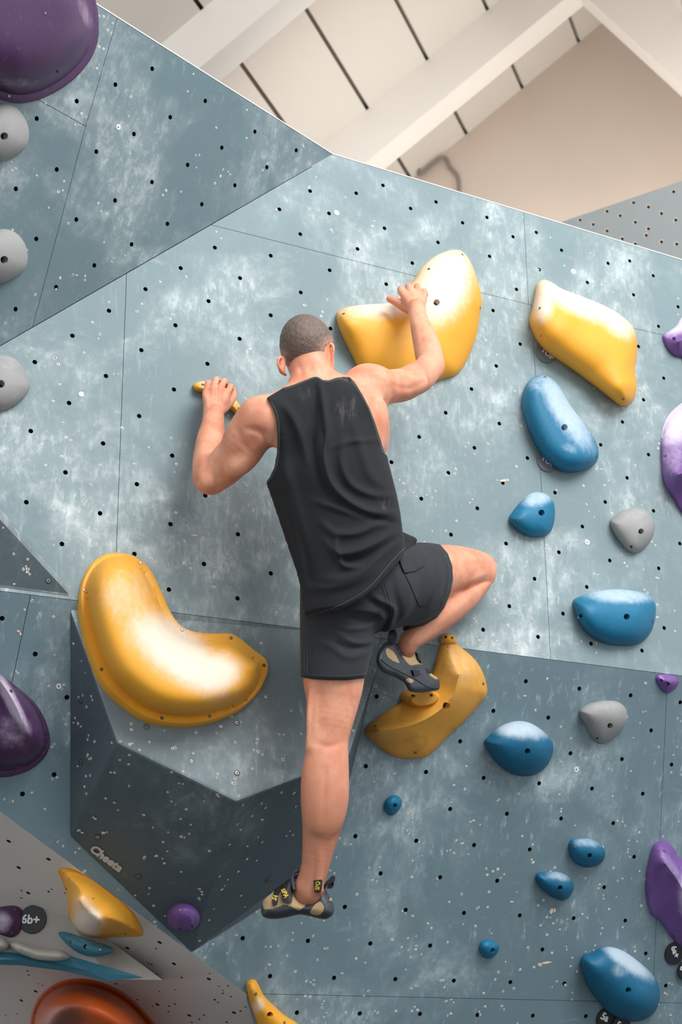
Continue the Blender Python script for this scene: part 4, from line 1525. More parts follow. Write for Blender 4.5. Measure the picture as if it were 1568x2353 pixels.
def pixv(X, Y, Z):
    """photo pixels of many points"""
    f = np.asarray(X).dtype.type
    y, z = Y - f(CAM[1]), Z - f(CAM[2])
    dep = y * f(FWD[1]) + z * f(FWD[2])
    return f(784) + f(FP) * X / dep, f(1176.5) - f(FP) * (y * f(UPV[1]) + z * f(UPV[2])) / dep, dep


class Image2:
    """value on a pixel grid, sampled bilinearly: garment outlines and folds as seen on the pattern"""
    def __init__(self, x0, y0, x1, y1, fn, step=2.0):
        self.x0, self.y0, self.s = x0, y0, step
        xs, ys = np.arange(x0, x1 + step, step), np.arange(y0, y1 + step, step)
        gx, gy = np.meshgrid(xs, ys, indexing='ij')
        self.v = fn(np.stack([gx.ravel(), gy.ravel()], 1)).reshape(gx.shape).astype(np.float32)

    def __call__(self, px, py):
        px, py = np.asarray(px, np.float32), np.asarray(py, np.float32)
        fx = np.clip((px - np.float32(self.x0)) / np.float32(self.s), np.float32(0), np.float32(self.v.shape[0] - 1.01))
        fy = np.clip((py - np.float32(self.y0)) / np.float32(self.s), np.float32(0), np.float32(self.v.shape[1] - 1.01))
        i, j = fx.astype(np.int32), fy.astype(np.int32)
        a, b = fx - i, fy - j
        v = self.v
        return (v[i, j] * (1 - a) + v[i + 1, j] * a) * (1 - b) + (v[i, j + 1] * (1 - a) + v[i + 1, j + 1] * a) * b


def poly_sd(poly):
    poly = np.asarray(poly, float)
    return lambda P: np.where(inside(P, poly), -1, 1) * seg_dist(P, poly, True)


def folds(lines):
    """(polyline, width px, height m): soft ridges (or grooves) of cloth, fading at both ends"""
    def f(P):
        h = np.zeros(len(P))
        for q, wdt, a in lines:
            C = resample(catmull(q, 6, False), 6, False)
            D = np.linalg.norm(P[:, None] - C[None], axis=2)
            i = D.argmin(1)
            t = i / max(len(C) - 1, 1)
            fade = np.sin(np.pi * np.clip(t * .92 + .04, 0, 1)) ** .6
            h += a * fade * np.exp(-(D.min(1) / wdt) ** 2)
        return h
    return f


def dep_(d, shape):
    return np.broadcast_to(d, shape)


def Q(x, y, d):
    return on(PA, x, y, d)


def pr(x, y, d, r):
    P = Q(x, y, d)
    return P, r * np.dot(P - CAM, FWD) / FP


def bbox(qs, m=.05):
    P = np.array([Q(*q) for q in qs])
    return P.min(0) - m, P.max(0) + m


# ------------------------------------------------------------------ cloth, skin and shoe materials
def skin_mat():
    m, nt, b = new_mat('skin')
    p = world_pos(nt)
    at = nd(nt, 'ShaderNodeAttribute', attribute_name='tan').outputs['Fac']
    n = noise(nt, p, 16, 5, .6)
    n2 = noise(nt, p, 90, 4, .7)
    c = mixc(nt, ramp(nt, n, .35, .65), (.69, .265, .155), (.80, .375, .24))
    c = mixc(nt, math_(nt, 'MULTIPLY', ramp(nt, n2, .5, .75), .22), c, (.60, .18, .11))
    c = mixc(nt, at, c, (.46, .185, .11))
    lk(nt, c, b.inputs['Base Color'])
    b.inputs['Roughness'].default_value = .52
    b.inputs['Subsurface Weight'].default_value = .12
    b.inputs['Subsurface Radius'].default_value = (.012, .004, .002)
    b.inputs['Subsurface Scale'].default_value = .6
    b.inputs['Specular IOR Level'].default_value = .35
    bump(nt, b, noise(nt, p, 380, 3), .12, .001)
    return m


def cloth_mat(name, col, light, scale=900, rough=.85):
    m, nt, b = new_mat(name)
    p = world_pos(nt)
    at = nd(nt, 'ShaderNodeAttribute', attribute_name='chalk').outputs['Fac']
    n = noise(nt, p, 12, 5, .6)
    c = mixc(nt, n, tuple(x * .8 for x in col), tuple(x * 1.25 for x in col))
    st = ramp(nt, noise(nt, mapping(nt, p, (60, 60, 14), (0, .3, 0)), 1.0, 5, .7), .45, .8)
    c = mixc(nt, math_(nt, 'MULTIPLY', st, at), c, light)
    lk(nt, c, b.inputs['Base Color'])
    b.inputs['Roughness'].default_value = rough
    b.inputs['Sheen Weight'].default_value = .05
    b.inputs['Sheen Roughness'].default_value = .5
    b.inputs['Specular IOR Level'].default_value = .25
    bump(nt, b, noise(nt, p, scale, 2), .15, .0006)
    return m


def hair_mat():
    m, nt, b = new_mat('hair_short')
    p = world_pos(nt)
    at = nd(nt, 'ShaderNodeAttribute', attribute_name='fade').outputs['Fac']
    s = noise(nt, mapping(nt, p, (420, 420, 110), (.2, .3, 0)), 1.0, 4, .75)
    big = noise(nt, mapping(nt, p, (70, 70, 40)), 1.0, 4, .6)
    c = mixc(nt, ramp(nt, s, .3, .7), (.07, .047, .039), (.25, .172, .138))
    c = mixc(nt, math_(nt, 'MULTIPLY', ramp(nt, big, .4, .7), .5), c, (.13, .088, .072))
    c = mixc(nt, math_(nt, 'MULTIPLY', at, ramp(nt, s, .35, .62)), c, (.58, .32, .24))
    lk(nt, c, b.inputs['Base Color'])
    b.inputs['Roughness'].default_value = .6
    bump(nt, b, s, .5, .002)
    return m


M_skin = skin_mat()
M_hair = hair_mat()
M_shirt = cloth_mat('cotton_black', (.0145, .016, .0185), (.20, .17, .18))
M_short = cloth_mat('canvas_charcoal', (.028, .0305, .036), (.18, .19, .2), 700)
M_stitch = plain('stitching_grey', (.065, .068, .075), .9)
M_rib = plain('binding_black', (.045, .048, .052), .9)
M_rubber = plain('shoe_rubber', (.035, .042, .052), .5, var=.15, scale=60)
M_suede = plain('shoe_suede_tan', (.42, .29, .155), .9, var=.15, scale=160, bumps=.2)
M_strap = plain('strap_black', (.008, .008, .009), .6)
M_ylw = plain('print_yellow', (.70, .50, .06), .7)
M_lining = plain('lining_dark', (.01, .008, .008), .9)

person = empty('person', Q(770, 1400, .25))
tag(person, 'man in black tank top and dark shorts climbing the wall, seen from behind', 'person')
PO = np.array(person.location)

# ------------------------------------------------------------------ body
lo = np.array([1e9] * 3)
hi = -lo
for q in ((440, 720, .0), (440, 2080, .0), (1145, 720, .0), (1145, 1500, 0), (440, 1100, .48), (1145, 1350, .46), (700, 2080, .3), (730, 720, .48)):
    P = Q(*q)
    lo, hi = np.minimum(lo, P), np.maximum(hi, P)
fb = Field(lo - .03, hi + .03, .003)
T = lambda x, y, d, w, b: (Q(x, y, d), w * np.dot(Q(x, y, d) - CAM, FWD) / FP, b)
fb.loft([T(728, 893, .365, 62, .06), T(738, 915, .365, 104, .085), T(752, 935, .365, 124, .10), T(762, 965, .365, 126, .112), T(763, 1000, .36, 121, .115), T(764, 1040, .36, 115, .115),
         T(766, 1110, .35, 108, .108), T(774, 1180, .33, 103, .10), T(790, 1250, .31, 98, .10), T(802, 1320, .29, 104, .11), T(800, 1390, .28, 106, .10)], .03)
# shoulders and shoulder blades
fb.chain([pr(716, 884, .375, 42), pr(668, 930, .385, 42), pr(611, 962, .375, 47)], .022)
fb.chain([pr(738, 878, .375, 40), pr(790, 906, .385, 40), pr(838, 894, .385, 46)], .022)
fb.ellipsoid(Q(828, 938, .415), (.062, .045, .08), k=.05)
fb.ellipsoid(Q(676, 978, .405), (.065, .045, .085), k=.05)
fb.ellipsoid(Q(868, 985, .36), (.034, .05, .09), k=.03)
# left arm
fb.chain([pr(598, 968, .365, 54), pr(570, 1004, .335, 53), pr(545, 1040, .295, 47), pr(515, 1074, .25, 44), pr(487, 1096, .215, 39)], .016)
fb.ellipsoid(Q(603, 966, .38), (.058, .056, .058), k=.03)                   # deltoid
fb.ellipsoid(Q(560, 1055, .315), (.062, .034, .036), [(-.66, 0, -.75), (.75, 0, -.66), (0, 1, 0)], k=.014)   # triceps
fb.ellipsoid(Q(537, 1030, .27), (.055, .036, .036), [(-.66, 0, -.75), (.75, 0, -.66), (0, 1, 0)], k=.012)
fb.chain([pr(482, 1098, .215, 38), pr(479, 1072, .20, 37), pr(481, 1045, .18, 36), pr(484, 1010, .15, 32), pr(489, 975, .122, 26), pr(491, 950, .108, 24)], .010)
fb.ellipsoid(Q(474, 1106, .235), (.022, .022, .026), k=.014)                # elbow
fb.chain([pr(500, 1085, .20, 14), pr(503, 1040, .175, 17), pr(502, 1005, .15, 13), pr(502, 960, .12, 9)], .012)
# right arm
fb.chain([pr(842, 892, .385, 48), pr(880, 890, .375, 42), pr(925, 883, .355, 37), pr(963, 866, .33, 37), pr(991, 840, .305, 30)], .018)
fb.ellipsoid(Q(852, 882, .39), (.064, .055, .05), k=.03)
fb.ellipsoid(Q(935, 890, .365), (.065, .034, .034), [(.93, 0, .36), (-.36, 0, .93), (0, 1, 0)], k=.014)
fb.chain([pr(990, 840, .305, 31), pr(986, 815, .29, 32), pr(980, 790, .27, 30), pr(970, 760, .245, 25), pr(961, 728, .215, 21), pr(958, 706, .195, 21)], .010)
fb.ellipsoid(Q(1001, 848, .32), (.022, .022, .024), k=.012)
# neck and head
fb.chain([pr(712, 815, .36, 44), pr(712, 850, .37, 43), pr(714, 885, .375, 46)], .02)
up_h = unit(np.array([-.08, .10, 1.0]))
fc_h = unit(np.array([.28, .96, -.18]))
fc_h = unit(fc_h - up_h * (fc_h @ up_h))
rt_h = np.cross(fc_h, up_h)
HC_ = Q(706, 797, .345)
fb.ellipsoid(HC_, (.070, .092, .084), [rt_h, fc_h, up_h], .01)
hp = lambda r, f, u: HC_ + rt_h * r + fc_h * f + up_h * u
fb.ellipsoid(hp(0, .035, -.055), (.060, .062, .062), [rt_h, fc_h, up_h], .03)        # jaw
fb.ellipsoid(hp(0, .082, -.098), (.026, .020, .018), [rt_h, fc_h, up_h], .02)        # chin
fb.ellipsoid(hp(0, .088, .006), (.052, .014, .012), [rt_h, fc_h, up_h], .015)        # brow
fb.chain([(hp(0, .092, -.004), .008), (hp(0, .112, -.036), .012)], .012)             # nose
for s in (-1, 1):
    fb.ellipsoid(hp(s * .013, .104, -.04), (.008, .008, .007), k=.006)
    fb.ellipsoid(hp(s * .031, .098, -.012), (.013, .008, .008), [rt_h, fc_h, up_h], .006, sub=True)
    fb.ellipsoid(hp(s * .031, .084, -.012), (.012, .011, .011), k=.002)                # eyeballs
fb.chain([(hp(-.022, .09, -.068), .005), (hp(0, .101, -.066), .007), (hp(.022, .09, -.068), .005)], .005)
fb.chain([(hp(-.02, .09, -.076), .005), (hp(0, .099, -.078), .007), (hp(.02, .09, -.076), .005)], .003)


def ear(pts, mid, rad):
    fb.chain([pr(*p) for p in pts], .004)
    fb.ellipsoid(Q(*mid), rad, k=.006)


ear([(753, 800, .385, 4.5), (758, 791, .40, 4.5), (764, 792, .405, 4.2), (766, 803, .405, 4), (764, 818, .40, 4), (760, 832, .39, 4.2), (754, 838, .38, 4.5)], (754, 816, .383), (.007, .014, .026))
ear([(654, 830, .35, 4.5), (648, 822, .36, 4.5), (641, 823, .365, 4), (639, 835, .365, 3.6), (644, 848, .36, 3.8), (652, 858, .35, 4.2), (657, 861, .345, 4)], (648, 840, .353), (.011, .009, .025))
# left hand: knuckles up, fingers over the rail
for (mx, my, md), (ix, iy, id_), (tx, ty, td), wx in zip(
        [(473, 905, .100), (488, 897, .108), (506, 894, .110), (523, 902, .104)],
        [(479, 880, .084), (498, 872, .088), (516, 876, .088), (530, 889, .084)],
        [(486, 893, .046), (503, 887, .046), (520, 893, .046), (532, 904, .046)], (480, 487, 495, 503)):
    fb.chain([pr(wx, 945, .104, 11), pr((wx + mx) / 2, 922, .106, 10.5), pr(mx, my, md, 8.8)], .008)
    fb.chain([pr(mx, my, md, 8.4), pr((mx + ix) / 2, (my + iy) / 2, (md + id_) / 2 + .004, 7.4), pr(ix, iy, id_, 7.9), pr(tx, ty, td, 6.8)], .0012)
fb.ellipsoid(Q(498, 922, .088), (.036, .018, .034), k=.014)
fb.chain([pr(512, 942, .10, 10), pr(529, 924, .085, 9.5), pr(537, 907, .07, 8.5), pr(533, 893, .055, 7.5)], .008)
# right hand: over the lip of the big hold, thumb along the edge
for (mx, my, md), (ix, iy, id_), (tx, ty, td), wx in zip(
        [(926, 674, .150), (943, 665, .152), (961, 667, .148), (973, 682, .140)],
        [(921, 664, .115), (939, 657, .115), (959, 658, .112), (975, 670, .108)],
        [(921, 672, .075), (940, 665, .075), (961, 665, .075), (978, 678, .075)], (949, 955, 961, 966)):
    fb.chain([pr(wx, 714, .188, 11), pr((wx + mx) / 2, 690, .172, 10.5), pr(mx, my, md, 9)], .008)
    fb.chain([pr(mx, my, md, 8.6), pr(ix, iy, id_, 7.8), pr(tx, ty, td, 6.8)], .0012)
fb.ellipsoid(Q(955, 692, .155), (.03, .022, .03), k=.014)
fb.chain([pr(948, 712, .170, 12), pr(928, 702, .145, 11), pr(908, 692, .125, 9.6), pr(896, 687, .112, 8.6)], .008)
fb.chain([pr(950, 718, .165, 9), pr(932, 710, .135, 8.5), pr(915, 700, .118, 7)], .008)
# left leg
fb.chain([pr(770, 1400, .27, 80), pr(769, 1480, .265, 74), pr(767, 1560, .255, 70), pr(766, 1600, .25, 62), pr(759, 1650, .243, 55), pr(753, 1700, .237, 47), pr(751, 1740, .235, 45), pr(747, 1790, .235, 45),
          pr(745, 1840, .228, 46), pr(740, 1890, .215, 43), pr(733, 1940, .20, 38), pr(725, 1990, .185, 32), pr(720, 2025, .175, 29), pr(718, 2055, .17, 28)], .02)
fb.chain([pr(722, 1590, .275, 14), pr(716, 1650, .27, 12), pr(715, 1715, .255, 9)], .012)
fb.chain([pr(800, 1590, .28, 18), pr(790, 1650, .275, 13), pr(782, 1705, .262, 9)], .018)
fb.ellipsoid(Q(730, 1812, .247), (.032, .024, .095), k=.05)
fb.ellipsoid(Q(763, 1806, .247), (.032, .024, .090), k=.05)
fb.chain([pr(733, 1930, .225, 12), pr(731, 1990, .212, 8), pr(735, 2045, .205, 9)], .016)
fb.ellipsoid(Q(697, 2042, .165), (.014, .014, .016), k=.014)
fb.chain([pr(712, 2005, .175, 20), pr(703, 2035, .158, 25), pr(698, 2056, .145, 24)], .015)
fb.chain([pr(716, 2050, .165, 27), pr(690, 2075, .125, 20), pr(640, 2090, .085, 14)], .012)
# right leg: thigh out to the side, shin folded back under it
fb.chain([pr(860, 1360, .28, 84), pr(910, 1345, .26, 80), pr(970, 1325, .205, 70), pr(1030, 1312, .14, 60), pr(1075, 1309, .095, 50), pr(1098, 1310, .075, 43)], .02)
fb.ellipsoid(Q(1108, 1302, .075), (.034, .034, .032), k=.02)
fb.chain([pr(1099, 1318, .078, 40), pr(1080, 1352, .095, 37), pr(1048, 1385, .125, 37), pr(1005, 1420, .165, 35), pr(966, 1452, .19, 29), pr(942, 1472, .195, 25), pr(935, 1486, .19, 21)], .008)
fb.chain([pr(985, 1448, .20, 12), pr(955, 1474, .21, 8)], .012)
fb.chain([pr(934, 1488, .185, 20), pr(936, 1506, .17, 14)], .012)
MUSCLE = [([(568, 985), (588, 988), (606, 998), (614, 1020)], 7, -.007), ([(548, 990), (556, 1012), (570, 1032)], 7, -.003), ([(604, 1012), (572, 1048), (530, 1082)], 13, .004),
          ([(512, 1006), (502, 1038), (489, 1068), (488, 1092)], 5, -.006), ([(470, 1010), (462, 1050), (460, 1085)], 9, .003), ([(478, 942), (475, 914)], 4, .0015), ([(491, 942), (490, 908)], 4, .0018), ([(504, 940), (508, 908)], 4, .0018),
          ([(866, 902), (860, 932), (856, 962)], 10, -.005), ([(892, 852), (900, 880), (898, 915)], 9, -.004), ([(828, 852), (866, 858), (900, 874)], 9, .003), ([(880, 950), (880, 990), (876, 1030)], 9, .004),
          ([(904, 886), (942, 892), (986, 872)], 7, -.003), ([(952, 832), (966, 838), (980, 850)], 5, -.005), ([(962, 800), (958, 760), (952, 730)], 7, .002), ([(985, 800), (975, 765)], 8, .002),
          ([(688, 838), (696, 866)], 6, -.003), ([(714, 836), (717, 864)], 7, -.003), ([(742, 838), (748, 862)], 5, -.003),
          ([(724, 1575), (717, 1640), (714, 1705)], 6, -.007), ([(738, 1590), (734, 1650), (728, 1700)], 9, .003), ([(728, 1708), (755, 1716), (784, 1706)], 7, -.003), ([(748, 1765), (746, 1830), (741, 1885)], 7, -.004),
          ([(724, 1950), (722, 2000), (718, 2035)], 5, -.003), ([(738, 1955), (738, 2010)], 6, .002), ([(745, 1990), (742, 2035)], 4, -.002),
          ([(1036, 1364), (1080, 1347), (1124, 1336)], 4.5, -.010), ([(1060, 1290), (1100, 1283), (1125, 1295)], 9, .003), ([(1075, 1340), (1110, 1322), (1130, 1318)], 7, .003), ([(1090, 1362), (1050, 1400), (1000, 1438)], 8, .003),
          ([(915, 1480), (935, 1486), (952, 1484)], 2.4, -.002), ([(918, 1490), (938, 1495), (952, 1491)], 2.2, -.002), ([(960, 1450), (945, 1470), (938, 1484)], 4, .0025)]
mi_ = Image2(430, 720, 1150, 2070, folds(MUSCLE), 2)
band = np.argwhere(np.abs(fb.d) < .012)
Pb = band * fb.h + fb.lo
xb, yb, _ = pixv(Pb[:, 0], Pb[:, 1], Pb[:, 2])
fb.d[tuple(band.T)] -= mi_(xb, yb)


def in_hands(V):
    x, y, _ = pixv(V[:, 0], V[:, 1], V[:, 2])
    return ((x < 545) & (y < 935) & (y > 850)) | ((x > 880) & (x < 995) & (y < 715))


V, Fc = fb.mesh(3, in_hands)
pxv, pyv, _ = pixv(V[:, 0], V[:, 1], V[:, 2])
tan = .85 * smooth01((pyv - 1560) / 420) * (pxv < 870) + .65 * smooth01((pyv - 1330) / 110) * (pxv >= 870)
body = quick_mesh('body', V, Fc, [M_skin], person, PO, {'tan': tan})

# ------------------------------------------------------------------ hair
fh = Field(HC_ - .14, HC_ + .14, .0022)
sl, X, Y, Z = fh.block(fh.lo, fh.lo + fh.h * fh.n)
x, y, z = X - HC_[0], Y - HC_[1], Z - HC_[2]
u = [x * a[0] + y * a[1] + z * a[2] for a in (rt_h, fc_h, up_h)]
rad = (.0745, .0965, .089)
k0 = np.sqrt(sum((u[i] / rad[i]) ** 2 for i in range(3)))
k1 = np.sqrt(sum((u[i] / rad[i] ** 2) ** 2 for i in range(3))) + 1e-6
v = k0 * (k0 - 1) / k1
rs = np.random.RandomState(3)
ph = sum(np.sin(X * fx + Y * fy + Z * fz + p0) for fx, fy, fz, p0 in zip(rs.normal(0, 420, 14), rs.normal(0, 420, 14), rs.normal(0, 260, 14), rs.uniform(0, 6, 14))) / 14
v = v - .0018 * ph
nape = [(560, 600), (900, 600), (900, 787), (766, 787), (756, 788), (747, 800), (744, 820), (734, 832), (716, 831), (703, 835), (691, 841), (682, 842), (676, 851), (664, 849), (652, 832), (644, 816), (560, 816)]
im = Image2(560, 600, 900, 900, poly_sd(nape), 1.5)
px, py, dep = pixv(X, Y, Z)
cut = im(px, py) * dep / FP
front = u[1] - .062 + .25 * np.abs(u[2] - .05) * (u[2] < .05)
v = np.maximum(np.maximum(v, cut), front)
fh.d = v.astype(np.float32)
V, Fc = fh.mesh(0)
pxv, pyv, _ = pixv(V[:, 0], V[:, 1], V[:, 2])
fade = smooth01(1 - (-im(pxv, pyv)) / 26) * (pyv > 770)
quick_mesh('hair', V, Fc, [M_hair], person, PO, {'fade': fade})

# ------------------------------------------------------------------ tank top
lo, hi = bbox([(x, y, d) for x in (585, 985) for y in (850, 1440) for d in (.12, .52)], 0)
ft = Field(lo - .02, hi + .02, .003)
sl, X, Y, Z = ft.block(ft.lo, ft.lo + ft.h * ft.n)
px, py, dep = pixv(X, Y, Z)
rows = [T(724, 885, .372, 60, .075), T(728, 896, .372, 92, .088), T(735, 912, .372, 120, .10), T(742, 935, .372, 130, .112), T(747, 965, .372, 132, .12), T(748, 1000, .37, 135, .124), T(747, 1040, .368, 140, .126),
        T(752, 1110, .36, 153, .13), T(766, 1180, .345, 154, .132), T(784, 1270, .33, 146, .138), T(798, 1350, .32, 132, .145), T(803, 1430, .31, 126, .148)]
v = ft.loft_value(rows, sl, X, Y, Z)
v = smn(v, fb.sample(X, Y, Z) - .0065, .02)
# shoulder yoke follows the trapezius
for a, b, ra, rb in ((pr(716, 886, .378, 46), pr(625, 956, .385, 48), 0, 0), (pr(738, 882, .378, 42), pr(815, 905, .388, 44), 0, 0)):
    ab = b[0] - a[0]
    t = np.clip(((X - a[0][0]) * ab[0] + (Y - a[0][1]) * ab[1] + (Z - a[0][2]) * ab[2]) / (ab @ ab), 0, 1)
    c_ = np.sqrt((X - a[0][0] - t * ab[0]) ** 2 + (Y - a[0][1] - t * ab[1]) ** 2 + (Z - a[0][2] - t * ab[2]) ** 2) - (a[1] + (b[1] - a[1]) * t) - .006
    v = smn(v, c_, .03)
# cloth gathered above the right hip
for a, b, r in ((Q(880, 1230, .36), Q(945, 1248, .31), .03), (Q(890, 1275, .36), Q(930, 1270, .33), .028)):
    ab = b - a
    t = np.clip(((X - a[0]) * ab[0] + (Y - a[1]) * ab[1] + (Z - a[2]) * ab[2]) / (ab @ ab), 0, 1)
    v = smn(v, np.sqrt((X - a[0] - t * ab[0]) ** 2 + (Y - a[1] - t * ab[1]) ** 2 + (Z - a[2] - t * ab[2]) ** 2) - r * (1 - .35 * t), .03)
FOLDS = [([(735, 880), (745, 940), (752, 1000), (745, 1050), (760, 1110), (800, 1150), (850, 1175), (905, 1180)], 9, .011),
         ([(728, 900), (722, 960), (718, 1030), (735, 1095), (775, 1150)], 10, -.006),
         ([(790, 1010), (785, 1060), (805, 1110), (850, 1135), (900, 1140)], 9, .006),
         ([(645, 925), (668, 950), (690, 1000), (705, 1060)], 11, .006),
         ([(650, 1000), (655, 1080), (672, 1160), (690, 1240), (700, 1330)], 16, .008),
         ([(665, 1120), (682, 1200), (705, 1290), (722, 1370)], 10, -.005),
         ([(810, 960), (830, 1030), (850, 1090), (885, 1120)], 12, .004),
         ([(915, 1195), (870, 1205), (820, 1225), (770, 1225), (740, 1200)], 9, .006),
         ([(905, 1225), (860, 1250), (815, 1268), (775, 1270), (750, 1245)], 9, .008),
         ([(925, 1240), (880, 1270), (840, 1310), (790, 1330), (740, 1330)], 11, .006),
         ([(765, 1255), (780, 1285), (820, 1290), (870, 1265), (915, 1235)], 9, -.006),
         ([(770, 1235), (775, 1275), (795, 1300), (830, 1300)], 8, .008),
         ([(760, 1030), (800, 1015), (840, 1012), (870, 1010)], 7, .003),
         ([(720, 1150), (780, 1170), (830, 1190)], 8, .004),
         ([(700, 1350), (760, 1350), (820, 1335), (865, 1310)], 10, .004),
         ([(850, 1190), (900, 1200), (918, 1195)], 7, -.005)]
fi = Image2(570, 840, 1000, 1460, folds(FOLDS), 2)
px, py = np.broadcast_to(px, v.shape), np.broadcast_to(py, v.shape)
back_side = (np.asarray(X * PA[1][0] + Y * PA[1][1] + Z * PA[1][2], np.float32) - PA[0] @ PA[1])
band = np.abs(v) < .03
pxb, pyb = px[band], py[band]
v[band] -= 1.8 * fi(pxb, pyb) * (back_side[band] > .36)
SHIRT = [(648, 893), (676, 884), (704, 873), (720, 866), (730, 866), (742, 873), (756, 874), (772, 868), (790, 866), (805, 867), (820, 885), (834, 908), (849, 937), (862, 970), (875, 1010), (885, 1044), (1000, 1046), (1000, 1205), (962, 1242), (940, 1264), (915, 1292), (892, 1317), (862, 1351), (830, 1376), (790, 1397), (750, 1412), (715, 1423), (690, 1429), (570, 1429),
         (570, 1113), (604, 1114), (620, 1097), (631, 1073), (637, 1040), (638, 1000), (635, 960), (626, 932), (613, 914)]
FRONTP = [(600, 1429), (600, 1036), (640, 1036), (660, 960), (660, 900), (800, 900), (850, 960), (880, 1040), (1000, 1046), (1000, 1205), (892, 1317), (790, 1397), (690, 1429)]
pi_ = Image2(560, 830, 1010, 1450, poly_sd(SHIRT), 2)
pf_ = Image2(560, 830, 1010, 1450, poly_sd(FRONTP), 2)
inner = v < .03
pxb, pyb = px[inner], py[inner]
cutb, cutf = np.full(v.shape, .05, np.float32), np.full(v.shape, .05, np.float32)
cutb[inner], cutf[inner] = pi_(pxb, pyb) * dep_(dep, v.shape)[inner] / FP, pf_(pxb, pyb) * dep_(dep, v.shape)[inner] / FP
cut = np.where(back_side > .335, cutb, np.maximum(cutf, cutb * (px > 700)))
v = -smn(-v, -cut, .006)
ft.d = v.astype(np.float32)
V, Fc = ft.mesh(2)
pxv, pyv, _ = pixv(V[:, 0], V[:, 1], V[:, 2])
ck = np.zeros(len(V))
for cx, cy, rx, ry, s in ((790, 945, 22, 40, .55), (812, 935, 14, 30, .6), (885, 1155, 22, 18, .8), (745, 1010, 14, 60, .3), (700, 905, 30, 20, .25)):
    ck = np.maximum(ck, s * smooth01(1.2 - np.hypot((pxv - cx) / rx, (pyv - cy) / ry)))
shirt = quick_mesh('tank_top', V, Fc, [M_shirt], person, PO, {'chalk': ck})
del ft

# ------------------------------------------------------------------ shorts
lo, hi = bbox([(x, y, d) for x in (670, 1060) for y in (1230, 1570) for d in (.03, .47)], 0)
fs = Field(lo - .02, hi + .02, .003)
fs.loft([T(800, 1290, .30, 114, .11), T(798, 1330, .295, 118, .115), T(795, 1380, .288, 112, .12), T(790, 1430, .28, 100, .12)], .02)
fs.ellipsoid(Q(860, 1355, .325), (.098, .082, .095), k=.03)
fs.ellipsoid(Q(760, 1400, .29), (.08, .08, .085), k=.03)
fs.chain([pr(772, 1400, .275, 86), pr(774, 1450, .272, 86), pr(770, 1510, .265, 80), pr(765, 1575, .258, 76)], .03)
fs.chain([pr(870, 1355, .29, 92), pr(920, 1345, .265, 92), pr(975, 1335, .21, 88), pr(1050, 1328, .13, 84)], .03)
sl, X, Y, Z = fs.block(fs.lo, fs.lo + fs.h * fs.n)
px, py, dep = pixv(X, Y, Z)
SF = [([(835, 1375), (868, 1390), (893, 1400), (890, 1430), (868, 1462)], 7, -.010), ([(850, 1360), (880, 1385), (905, 1400), (900, 1430), (885, 1452)], 7, .008),
      ([(760, 1430), (800, 1445), (850, 1440), (880, 1425)], 7, .006), ([(770, 1450), (810, 1475), (850, 1475), (872, 1460)], 7, .006), ([(720, 1470), (760, 1485), (800, 1510), (850, 1500)], 8, .004),
      ([(790, 1415), (830, 1425), (870, 1412), (890, 1395)], 6, -.005), ([(705, 1440), (720, 1490), (712, 1545)], 8, .004), ([(760, 1470), (800, 1490), (845, 1485)], 6, -.005),
      ([(1000, 1275), (1012, 1310), (1005, 1350), (985, 1390)], 8, .006), ([(1020, 1280), (1028, 1320), (1018, 1370)], 6, -.004), ([(960, 1330), (950, 1370), (930, 1410), (900, 1440)], 9, .005),
      ([(900, 1320), (905, 1360), (915, 1400), (905, 1440)], 9, -.005), ([(880, 1320), (895, 1300), (925, 1280), (955, 1262)], 7, .005), ([(940, 1440), (975, 1425), (1005, 1400)], 8, .005)]
fi = Image2(660, 1220, 1070, 1590, folds(SF), 2)
SHORT = [(690, 1300), (830, 1290), (915, 1270), (960, 1243), (985, 1246), (1012, 1251), (1030, 1272), (1040, 1300), (1042, 1330), (1036, 1362), (1022, 1396), (1004, 1420), (975, 1438), (935, 1448), (900, 1455), (876, 1458), (866, 1475), (855, 1510), (840, 1558), (800, 1563), (760, 1563), (720, 1561), (691, 1556), (689, 1480)]
pi_ = Image2(660, 1220, 1070, 1590, poly_sd(SHORT), 2)
v = smn(fs.d, fb.sample(X, Y, Z) - .007, .02) - fi(px, py)
v = -smn(-v, -(pi_(px, py) * dep / FP), .012)
fs.d = v.astype(np.float32)
V, Fc = fs.mesh(2)
shorts = quick_mesh('shorts', V, Fc, [M_short], person, PO, {'chalk': np.zeros(len(V))})
del fs, fb


# ------------------------------------------------------------------ sewn details laid on a surface
def bvh(*obs):
    Vs, Fs = [], []
    n = 0
    for o in obs:
        me = o.data
        co = np.empty(len(me.vertices) * 3, np.float32)
        me.vertices.foreach_get('co', co)
        Vs.append(co.reshape(-1, 3) + np.array(PO, np.float32))
        fv = np.empty(len(me.loops), np.int32)
        me.loops.foreach_get('vertex_index', fv)
        Fs.append(fv.reshape(-1, 4) + n)
        n += len(me.vertices)
    return BVHTree.FromPolygons(np.vstack(Vs).tolist(), np.vstack(Fs).tolist())


def drape(tree, pts, offset):
    """points on the cloth under photo pixels, lifted off by offset along the local normal"""
    out = []
    last = None
    C = Vector(CAM)
    for x, y in pts:
        r = Vector(unit(ray(x, y)))
        hit, nrm, _, dist = tree.ray_cast(C, r)
        if hit is None:
            g = C + r * (last if last else 4.3)
            hit, nrm, _, _ = tree.find_nearest(g)
        else:
            last = dist
        if nrm.dot(-r) < 0:
            nrm = -nrm
        nrm = (nrm * .4 - r * .6).normalized()
        out.append(np.array(hit) + np.array(nrm) * offset)
    return np.array(out)


